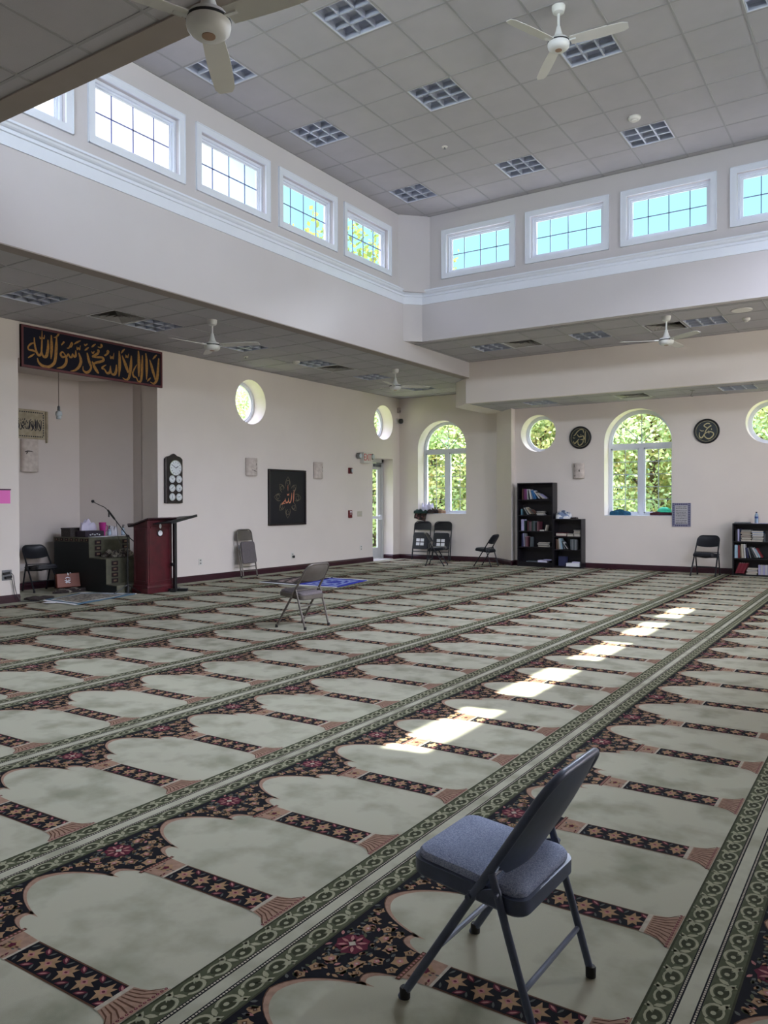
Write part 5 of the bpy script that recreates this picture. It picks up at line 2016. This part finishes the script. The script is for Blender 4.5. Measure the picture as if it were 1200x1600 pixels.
q2 = [[(685, 295, 34), (600, 275, 34), (510, 320, 36), (490, 375, 34), (600, 445, 26)], [(730, 360, 44), (610, 450, 38), (535, 560, 30), (512, 625, 14)],
      [(325, 590, 14), (320, 720, 34), (370, 795, 50), (435, 765, 46), (510, 650, 36), (600, 598, 34), (720, 590, 38), (810, 650, 34), (790, 740, 38), (690, 830, 44), (600, 830, 40), (520, 765, 36), (490, 690, 24)],
      [(335, 500, 14), (400, 545, 26), (480, 540, 14)], [(740, 470, 16), (742, 520, 36)], [(640, 540, 14), (655, 650, 30)]]
plaque('round black plaque with gold calligraphy between the left round window and the arched window', (-5.91, YB, 2.885), norm(q1, (600, 635), 460, .25))
plaque('round black plaque with gold calligraphy right of the arched window', (-3.268, YB, 2.89), norm(q2, (572, 560), 450, .25))

po = thing('framed_notice', 'framed sheet of text with a blue patterned border beside the arched window sill', 'notice', (-3.76, YB, 1.185), 0)
b = MB()
b.box(-.185, .185, -.018, -.002, -.245, .245)
b.build('backing', mat('grey_mauve_mount', (128, 128, 150), .5), po)
b = MB()
b.box(-.125, .125, -.0195, -.018, -.19, .195)
b.build('sheet', mat('text_sheet', (176, 174, 178), .6), po)
b = MB()
for i in range(13):
    z = -.215 + .036 * i
    for x in (-.155, .155):
        b.box(x - .017, x + .017, -.0195, -.018, z, z + .022)
for i in range(7):
    x = -.12 + .036 * i
    b.box(x, x + .022, -.0195, -.018, .205, .235)
    b.box(x, x + .022, -.0195, -.018, -.235, -.205)
b.build('border_pattern', mat('indigo_print', (66, 66, 100), .6), po)
b = MB()
rg = random.Random(4)
for z in (.165, .135, .085, .055, .02, -.012, -.045, -.08, -.115, -.15, -.175):
    x = -.11
    while x < .10:
        w_ = rg.uniform(.012, .05)
        b.box(x, min(.112, x + w_), -.0202, -.0196, z - rg.uniform(.003, .006), z + rg.uniform(.003, .006))
        x += w_ + .006
b.build('writing', M['ink'], po)

# ---- cloth on the window sills
M['teal'] = mat('teal_cloth', (18, 92, 122), .85, rgb2=(12, 62, 92), vscale=14)
M['mint'] = mat('mint_cloth', (66, 216, 176), .7, vary=.1)
M['maroon_cloth'] = mat('maroon_cloth', (66, 26, 38), .9, vary=.25, vscale=16)
M['lilac_cloth'] = mat('lilac_white_cloth', (206, 204, 226), .85, vary=.08)
M['camel'] = mat('camel_cloth', (150, 120, 96), .9, vary=.2)
M['bottle_green'] = mat('bottle_green_cloth', (24, 52, 48), .9, vary=.3, vscale=18)
crumple('folded_cloth', 'crumpled teal cloth on the left of the back window sill', 'cloth', (W2C - .42, YB + .17, W2S + .007), (.40, .20, .10), M['teal'], 31)
crumple('folded_cloth', 'flat maroon cloth on the right of the back window sill', 'cloth', (W2C + .44, YB + .17, W2S + .007), (.44, .20, .07), M['maroon_cloth'], 32, flat=.25)
crumple('cap', 'mint green cap resting on the maroon cloth on the sill', 'cap', (W2C + .52, YB + .18, W2S + .075), (.26, .18, .11), M['mint'], 33, rough=.1, flat=.8)
sh = thing('shawl_pile', 'pile of lilac, black and green shawls hanging over the corner window sill', 'shawls', (W1C - .50, YC + .02, W1S + .007))
b = crumple('shawl', '', '', (0, 0, 0), (.34, .30, .22), M['lilac_cloth'], 41, rough=.7)
for nm, m_, loc, dm, sd in (('shawl', 'bottle_green', (-.10, -.06, 0), (.36, .22, .10), 42), ('shawl', 'shawl_dark', (.20, .06, 0), (.34, .26, .11), 43), ('shawl', 'camel', (.34, .14, 0), (.34, .20, .10), 44)):
    o = crumple(nm, '', '', loc, dm, M[m_], sd, rough=.7)
    o.parent = sh
b.parent = sh
b.location = (.02, .08, .02)
fl = MB()
vs, fs = [], []
for side in (0, 1):
    for j in range(7):
        for i in range(9):
            u, v = i / 8, j / 6
            vs.append((-.24 + .34 * u - .05 * v, -.015 - .04 * math.sin(v * 2) - .015 * math.sin(u * 12 + v * 3) - .006 * side, .10 - .22 * v - .08 * u * v))
for j in range(6):
    for i in range(8):
        a = j * 9 + i
        fs += [(a, a + 1, a + 10, a + 9), (63 + a, 63 + a + 9, 63 + a + 10, 63 + a + 1)]
fl.add(vs, fs)
o = fl.build('hanging_shawl', mat('wine_green_print', (40, 34, 34), .95, rgb2=(112, 74, 70), vscale=16, vdist=(.48, .6)), sh, smooth=True)
for ch_ in sh.children:
    for k_ in ('label', 'category'):
        if k_ in ch_:
            del ch_[k_]

# ================================================================== BOOKCASES
M['case_black'] = mat('black_brown_laminate', (17, 14, 21), .4, vary=.2, vscale=6)
def bookcase(label, x0, x1, y0, y1, h, shelves):
    t = thing('bookcase', label, 'bookcase', (x0, y0, 0))
    w, d, k = x1 - x0, y1 - y0, .022
    for xa in (0, w - k):
        b = MB()
        b.box(xa, xa + k, 0, d, .002, h)
        b.build('side_panel', M['case_black'], t, bevel=.002)
    b = MB()
    b.box(0, w, -.003, d, h, h + k)
    b.build('top_panel', M['case_black'], t, bevel=.002)
    b = MB()
    b.box(k, w - k, d - .008, d, .05, h)
    b.build('back_panel', M['case_black'], t)
    b = MB()
    b.box(k, w - k, .015, .03, .002, shelves[-1] - k)
    b.build('plinth', M['case_black'], t)
    for z in shelves:
        b = MB()
        b.box(k, w - k, .004, d - .01, z - k, z)
        b.build('shelf', M['case_black'], t)
    return t
COL = dict(brown=(92, 66, 56), plum=(112, 52, 96), purple=(120, 58, 112), white=(190, 190, 192), green=(40, 60, 54), blue=(54, 112, 168), navy=(40, 44, 78), grey=(120, 124, 128), black=(26, 26, 30),
           cream=(178, 172, 158), teal=(84, 122, 136), maroon=(72, 30, 42), red=(120, 34, 46), crimson=(112, 16, 38), lilac=(168, 164, 200), sky=(150, 178, 196), slate=(84, 92, 96), rose=(132, 96, 104), tan=(142, 126, 104))
M['pages'] = mat('book_pages', (196, 190, 178), .9, vary=.08, vscale=60)
def cover(c):
    return mat('cover_' + c, COL[c], .55, vary=.08, vscale=20)
ORD = ['first', 'second', 'third', 'fourth', 'fifth', 'sixth', 'seventh', 'eighth', 'ninth', 'tenth', 'eleventh', 'twelfth', 'thirteenth', 'fourteenth', 'fifteenth', 'sixteenth', 'seventeenth', 'eighteenth']
def fill_shelf(case, shelf, x, xmax, yf, z, items):
    """items: ('s', thick, height, lean deg, colour) standing; ('f', width, [(thick, colour)...]) flat pile; ('g', gap)"""
    n = 0
    prev_s = 0.0
    grp = 'books on %s of %s' % (shelf, case)
    for it in items:
        if it[0] == 'g':
            x += it[1]
            prev_s = 0.0
        elif it[0] == 's':
            _, w, h, lean, c = it
            a = R(lean)
            if a >= 0:
                x += max(0, h * (math.sin(a) - prev_s))
            prev_s = math.sin(a)
            b = MB()
            d, e = .16, min(.003, w * .15)
            b.box(0, w, 0, e, 0, h, 0)
            b.box(0, e, 0, d, 0, h, 0)
            b.box(w - e, w, 0, d, 0, h, 0)
            b.box(e, w - e, e, d - .004, .004, h - .005, 1)
            m_ = Matrix.Rotation(-a, 4, 'Y')
            b.v = [tuple(m_ @ (Vector(v) - Vector((0 if a >= 0 else w, 0, 0))) + Vector((0 if a >= 0 else w, 0, 0))) for v in b.v]
            o = b.build('book', [cover(c), M['pages']])
            lift = w * math.sin(abs(a))
            place(o, (x, yf + .028 + .012 * ((n * 37) % 5) / 5, z + .001 + lift))
            lw = 'leaning' if abs(lean) > 4 else 'upright'
            tag(o, '%s %s book, %s from left on the %s, %s' % (c, lw, ORD[min(n, 17)], shelf, case), 'book', grp)
            x += w / math.cos(a) + .0008
            n += 1
        else:
            _, wd, pile = it
            zz = z + .001
            for k, (th, c) in enumerate(pile):
                b = MB()
                e = min(.008, th * .27)
                sh_ = .012 * math.sin(k * 2.3 + n)
                b.box(0, wd, 0, .17, 0, e, 0)
                b.box(0, wd, 0, .17, th - e, th, 0)
                b.box(0, wd, .165, .17, e, th - e, 0)
                b.box(.003, wd - .003, .002, .166, e, th - e, 1)
                o = b.build('book', [cover('black' if k % 2 and c in ('cream', 'white', 'grey', 'tan') else c), M['pages']])
                place(o, (x + sh_, yf + .03 + .006 * (k % 2), zz))
                pos = 'bottom' if k == 0 else ('top' if k == len(pile) - 1 else ORD[k] + ' up')
                tag(o, 'flat %s book, %s in pile %s, %s, %s' % (c, pos, ORD[min(n, 17)] + ' along', shelf, case), 'book', grp)
                zz += th + .0008
            x += wd + .014
            n += 1
            prev_s = 0.0
T1, TX0, TX1, TY0 = 'tall black bookcase', -7.29, -6.44, 16.80
bookcase('tall black five shelf bookcase in the corner of the back wall', TX0, TX1, TY0, 17.08, 1.87, [1.515, 1.165, .808, .447, .10])
fill_shelf(T1, 'top shelf', TX0 + .105, 0, TY0, 1.515, [('s', .026, .245, 0, 'brown'), ('g', .012), ('s', .024, .24, 0, 'plum'), ('g', .006), ('s', .045, .235, 0, 'purple'), ('s', .024, .235, 3, 'white'), ('s', .02, .21, 6, 'green'), ('s', .045, .215, 10, 'white'),
     ('s', .030, .205, 17, 'blue'), ('s', .034, .20, 20, 'blue'), ('s', .028, .215, 38, 'white'), ('s', .016, .21, 42, 'black'), ('s', .018, .20, 50, 'cream'), ('s', .016, .20, 54, 'white'), ('s', .018, .19, 58, 'lilac')])
fill_shelf(T1, 'second shelf', TX0 + .075, 0, TY0, 1.165, [('s', .04, .14, 0, 'teal'), ('s', .014, .18, 14, 'black'), ('s', .014, .175, 22, 'green'), ('s', .012, .18, 32, 'white'), ('s', .02, .17, 34, 'slate'), ('s', .03, .18, 38, 'cream'), ('s', .022, .17, 42, 'tan'), ('s', .022, .15, 44, 'slate'), ('s', .02, .14, 46, 'brown'), ('g', .012), ('f', .165, [(.018, 'white'), (.034, 'grey'), (.014, 'black'), (.022, 'slate')])])
fill_shelf(T1, 'middle shelf', TX0 + .085, 0, TY0, .808, [('s', .072, .255, 0, 'lilac'), ('s', .02, .23, 0, 'green'), ('g', .05), ('s', .046, .22, 0, 'maroon'), ('s', .026, .20, 0, 'slate'), ('s', .03, .21, 0, 'rose'), ('s', .04, .215, 0, 'green'), ('s', .044, .22, 0, 'slate'), ('s', .04, .19, 0, 'black'), ('g', .012), ('s', .03, .21, 0, 'rose'), ('s', .03, .21, 0, 'maroon'), ('f', .10, [(.026, 'white')]), ('s', .02, .13, -14, 'cream')])
fill_shelf(T1, 'fourth shelf', TX0 + .095, 0, TY0, .447, [('s', .03, .29, 0, 'navy'), ('s', .022, .30, 3, 'lilac'), ('s', .024, .30, 3, 'grey'), ('s', .02, .23, 0, 'rose'), ('s', .028, .225, 0, 'rose'), ('s', .024, .22, 0, 'maroon'), ('g', .035), ('s', .026, .22, 0, 'slate'), ('g', .16), ('f', .27, [(.030, 'black'), (.022, 'grey'), (.028, 'slate'), (.03, 'grey')])])
def box_thing(name, label, cat, loc, dims, m, rz=0, group=None):
    b = MB()
    b.box(0, dims[0], 0, dims[1], 0, dims[2])
    o = b.build(name, m, None, bevel=min(.004, dims[2] * .2))
    place(o, loc, rz)
    return tag(o, label, cat, group)
box_thing('paper_stack', 'stack of pale papers on the lowest shelf of the tall black bookcase', 'papers', (TX0 + .48, TY0 + .03, .101), (.22, .18, .05), M['lilac_cloth'])
box_thing('folder', 'grey blue folder lying on the lowest shelf of the tall black bookcase', 'folder', (TX0 + .20, TY0 + .04, .101), (.26, .18, .022), cover('slate'), R(3))
box_thing('folder', 'pale folder on the lowest shelf of the tall black bookcase, far right', 'folder', (TX0 + .62, TY0 + .012, .152), (.19, .15, .022), cover('lilac'), R(-4))
S1, SX0, SX1, SY0 = 'low black bookcase', -6.435, -5.79, 16.81
bookcase('low black bookcase standing against the tall one', SX0, SX1, SY0, 17.08, 1.06, [.70, .405, .035])
fill_shelf(S1, 'upper shelf', SX0 + .055, 0, SY0, .70, [('f', .235, [(.07, 'crimson')]), ('f', .14, [(.04, 'cream'), (.026, 'grey')]), ('f', .16, [(.05, 'cream'), (.02, 'slate'), (.026, 'tan'), (.03, 'cream'), (.014, 'black')])])
fill_shelf(S1, 'middle shelf', SX0 + .055, 0, SY0, .405, [('s', .03, .23, 0, 'brown'), ('s', .022, .22, 3, 'tan'), ('s', .032, .24, 6, 'white'), ('s', .03, .24, 8, 'sky'), ('s', .026, .19, 22, 'slate'), ('s', .016, .18, 36, 'white'), ('s', .016, .15, 40, 'black'), ('g', .012), ('s', .036, .23, 0, 'slate'), ('s', .034, .232, 0, 'grey'), ('s', .036, .23, 0, 'slate'), ('s', .034, .228, 0, 'grey')])
box_thing('white_box', 'white box on the bottom shelf of the low black bookcase', 'box', (SX0 + .29, SY0 + .02, .036), (.31, .20, .075), M['paper'])
box_thing('paper_stack', 'thin lilac papers on the white box of the low black bookcase', 'papers', (SX0 + .42, SY0 + .03, .112), (.19, .15, .03), M['lilac_cloth'])
box_thing('document_box', 'dark navy box at the back of the bottom shelf of the low bookcase', 'box', (SX0 + .10, SY0 + .06, .036), (.16, .16, .21), cover('navy'))
crumple('plastic_bag', 'pale blue and white plastic bag on top of the low black bookcase', 'bag', (SX0 + .17, SY0 + .14, 1.084), (.34, .24, .15), [mat('white_film', (206, 208, 210), .4), mat('blue_film', (112, 128, 156), .4)], 51, flat=.5)
crumple('black_pouch', 'small black pouch on top of the low black bookcase', 'pouch', (SX0 + .45, SY0 + .12, 1.084), (.16, .14, .035), M['shawl_dark'], 52)
R1, RX0, RX1, RY0 = 'bottle bookcase', -2.735, -1.85, 16.80
bookcase('black bookcase with a water bottle on top at the right edge', RX0, RX1, RY0, 17.08, 1.005, [.675, .345, .03])
fill_shelf(R1, 'top shelf', RX0 + .05, 0, RY0, .675, [('s', .04, .22, 0, 'black'), ('s', .034, .235, 0, 'lilac'), ('s', .02, .24, 0, 'navy'), ('g', .006), ('f', .185, [(.028, 'cream'), (.018, 'black'), (.02, 'cream'), (.018, 'white'), (.034, 'brown'), (.026, 'cream'), (.022, 'tan'), (.03, 'cream'), (.022, 'slate')]), ('f', .20, [(.024, 'cream'), (.024, 'slate'), (.032, 'grey'), (.016, 'black'), (.026, 'white'), (.05, 'blue'), (.026, 'white')]), ('s', .026, .15, 0, 'slate'), ('s', .04, .20, 0, 'black')])
fill_shelf(R1, 'middle shelf', RX0 + .035, 0, RY0, .345, [('s', .062, .255, 0, 'sky'), ('s', .034, .25, 0, 'red'), ('s', .02, .24, 3, 'tan'), ('s', .04, .27, 3, 'cream'), ('s', .034, .27, 4, 'white'), ('s', .034, .20, 10, 'navy'), ('s', .022, .20, 16, 'grey'), ('s', .026, .22, 20, 'black'), ('s', .022, .22, 24, 'slate'), ('s', .034, .20, 27, 'white'), ('s', .03, .19, 29, 'sky'), ('s', .024, .21, 30, 'red')])
fill_shelf(R1, 'bottom shelf', RX0 + .045, 0, RY0, .03, [('s', .030, .215, -21, 'red'), ('s', .030, .215, -21, 'crimson'), ('s', .030, .215, -21, 'red'), ('s', .030, .215, -21, 'crimson'), ('s', .030, .215, -21, 'red'), ('g', .05), ('f', .19, [(.026, 'cream'), (.03, 'brown'), (.02, 'white'), (.02, 'black'), (.024, 'cream')]), ('s', .040, .19, 0, 'lilac'), ('s', .040, .19, 0, 'white'), ('s', .040, .19, 0, 'lilac'), ('s', .040, .19, 0, 'white'), ('s', .040, .19, 0, 'lilac'), ('s', .040, .19, 0, 'white')])
box_thing('flat_folder', 'grey folder lying on top of the bottle bookcase', 'folder', (RX0 + .03, RY0 + .04, 1.029), (.28, .20, .022), cover('grey'), R(4))
box_thing('paper_sheet', 'pale sheet of paper on top of the bottle bookcase under the bottle side', 'paper', (RX0 + .36, RY0 + .05, 1.029), (.42, .19, .006), M['lilac_cloth'], R(-3))
wb = thing('water_bottle', 'clear water bottle with a blue band and dark cap on the right bookcase', 'bottle', (RX0 + .42, RY0 + .11, 1.037))
b = MB()
b.lathe([(.0, 0), (.032, .002), (.034, .02), (.034, .13), (.030, .16), (.016, .185), (.014, .20)], 22)
b.build('body', mat('clear_water_plastic', (140, 164, 190), .12, spec=.8), wb, smooth=True)
b = MB()
b.lathe([(.0348, .09), (.0348, .125)], 22)
b.build('band', mat('blue_band', (28, 66, 136), .5), wb, smooth=True)
b = MB()
b.lathe([(.017, .196), (.017, .216), (.0, .218)], 16)
b.build('cap', mat('navy_cap', (30, 36, 60), .4), wb, smooth=True)

# ================================================================== TREES OUTSIDE
def leaf_mat(name, a, b_, c_):
    m = bpy.data.materials.new(name)
    m.use_nodes = True
    t = m.node_tree
    t.nodes.clear()
    o = t.nodes.new('ShaderNodeOutputMaterial')
    df = t.nodes.new('ShaderNodeBsdfDiffuse')
    tl = t.nodes.new('ShaderNodeBsdfTranslucent')
    mx = t.nodes.new('ShaderNodeMixShader')
    mx.inputs[0].default_value = .45
    tcn = t.nodes.new('ShaderNodeTexCoord')
    n = t.nodes.new('ShaderNodeTexNoise')
    n.inputs['Scale'].default_value = 1.1
    n.inputs['Detail'].default_value = 5
    rp = t.nodes.new('ShaderNodeValToRGB')
    rp.color_ramp.elements[0].position = .36
    rp.color_ramp.elements[0].color = (*lin(a), 1)
    rp.color_ramp.elements[1].position = .70
    rp.color_ramp.elements[1].color = (*lin(c_), 1)
    e = rp.color_ramp.elements.new(.5)
    e.color = (*lin(b_), 1)
    t.links.new(tcn.outputs['Object'], n.inputs['Vector'])
    t.links.new(n.outputs['Fac'], rp.inputs['Fac'])
    t.links.new(rp.outputs['Color'], df.inputs['Color'])
    t.links.new(rp.outputs['Color'], tl.inputs['Color'])
    t.links.new(df.outputs[0], mx.inputs[1])
    t.links.new(tl.outputs[0], mx.inputs[2])
    t.links.new(mx.outputs[0], o.inputs['Surface'])
    return m
LEAF = [leaf_mat('leaf_green', (150, 174, 134), (178, 198, 148), (208, 212, 164)), leaf_mat('leaf_gold', (160, 182, 136), (206, 206, 150), (222, 198, 146)), leaf_mat('leaf_autumn', (156, 182, 136), (192, 204, 150), (216, 190, 146))]
LEAF.append(leaf_mat('leaf_dark', (92, 112, 62), (120, 130, 72), (146, 142, 78)))
M['bark'] = mat('bark', (92, 80, 70), .95, vary=.3, vscale=9)
def tree_proto(seed, h, rad, leafm, n):
    rg = np.random.default_rng(seed)
    t = bpy.data.objects.new('tree', None)
    C.objects.link(t)
    b = MB()
    b.tube([(0, 0, 0), (.05, .05, h * .3), (-.05, .1, h * .62)], [.16, .12, .05], 8)
    for k in range(7):
        a, z = k * 2.4, h * (.22 + .06 * k)
        b.tube([(0, .05, z), (rad * .35 * math.cos(a), rad * .35 * math.sin(a), z + h * .12), (rad * .7 * math.cos(a), rad * .7 * math.sin(a), z + h * .17)], [.06, .035, .012], 6)
    b.build('trunk', M['bark'], t)
    nc = 60
    cz = rg.uniform(.06, .97, nc)
    prof = np.clip(1.25 * np.sin(np.pi * (cz * .85 + .13)) ** .6, .2, 1)
    ca = rg.uniform(0, 2 * np.pi, nc)
    cr = rad * prof * np.sqrt(rg.uniform(.1, 1, nc))
    cen = np.stack([cr * np.cos(ca), cr * np.sin(ca), cz * h], 1)
    idx = rg.integers(0, nc, n)
    p = cen[idx] + rg.normal(0, 1, (n, 3)) * np.array([.42, .42, .34]) * rad / 2.2
    p[:, 2] = np.maximum(p[:, 2], .1)
    s = rg.uniform(.05, .10, n)[:, None]
    u = rg.normal(0, 1, (n, 3))
    u /= np.linalg.norm(u, axis=1)[:, None]
    w = np.cross(u, rg.normal(0, 1, (n, 3)))
    w /= np.linalg.norm(w, axis=1)[:, None]
    V = np.stack([p - u * s, p + w * s * .6, p + u * s, p - w * s * .6], 1).reshape(-1, 3)
    me = bpy.data.meshes.new('foliage')
    me.vertices.add(4 * n)
    me.vertices.foreach_set('co', V.astype(np.float32).ravel())
    me.loops.add(4 * n)
    me.loops.foreach_set('vertex_index', np.arange(4 * n, dtype=np.int32))
    me.polygons.add(n)
    me.polygons.foreach_set('loop_start', np.arange(0, 4 * n, 4, dtype=np.int32))
    me.polygons.foreach_set('loop_total', np.full(n, 4, np.int32))
    me.materials.append(leafm)
    me.update(calc_edges=True)
    o = bpy.data.objects.new('foliage', me)
    C.objects.link(o)
    o.parent = t
    return t
protos = [tree_proto(1, 8.0, 2.6, LEAF[0], 15000), tree_proto(2, 8.6, 2.5, LEAF[1], 15000), tree_proto(3, 7.4, 2.4, LEAF[2], 14000), tree_proto(4, 8.6, 2.6, LEAF[3], 4200)]
seen = [False] * 4
TREES = [(-18.6, 27.6, 3, 1.56, 'tall yellow green tree seen through the last left clerestory window'), (-14.6, 28.6, 3, 1.21, 'green tree whose top shows in the first back clerestory window'),
         (-25.0, 22.5, 1, 1.05, 'yellow tree seen through the near round window of the prayer wall'), (-22.2, 26.6, 0, 1.05, 'green tree seen through the far round window of the prayer wall'),
         (-19.2, 31.0, 0, .95, 'green tree seen through the glass exit door'), (-16.6, 25.6, 0, .9, 'green tree in the left half of the corner arched window'),
         (-13.9, 25.0, 2, .92, 'orange tinted tree in the right half of the corner arched window'), (-11.6, 26.4, 0, .95, 'green tree between the corner window and the left round window'),
         (-9.9, 24.6, 2, .92, 'orange and green tree in the left round window of the back wall'), (-8.0, 26.0, 1, .95, 'golden tree at the left of the back arched window'),
         (-6.2, 24.4, 0, .88, 'green tree at the right of the back arched window'), (-4.4, 25.4, 1, .9, 'yellow tree behind the wall between the arched and right round window'),
         (-2.6, 24.2, 0, .9, 'green tree in the right round window of the back wall'), (-.4, 25.2, 2, .92, 'autumn tree beyond the right edge of the photo'),
         (-12.8, 31.5, 1, 1.1, 'golden tree in the second row behind the corner window'), (-6.9, 31.5, 0, 1.1, 'green tree in the second row behind the back arched window'), (-28.5, 27.5, 2, 1.1, 'autumn tree farthest left beyond the prayer wall')]
for i, (x, y, k, s, lab) in enumerate(TREES):
    o = copy_tree(protos[k]) if seen[k] else protos[k]
    seen[k] = True
    place(o, (x, y, -.4), i * 1.3)
    o.scale = (s * (1.15 if s < 1 else 1), s * (1.15 if s < 1 else 1), s)
    tag(o, lab, 'tree', 'trees outside')
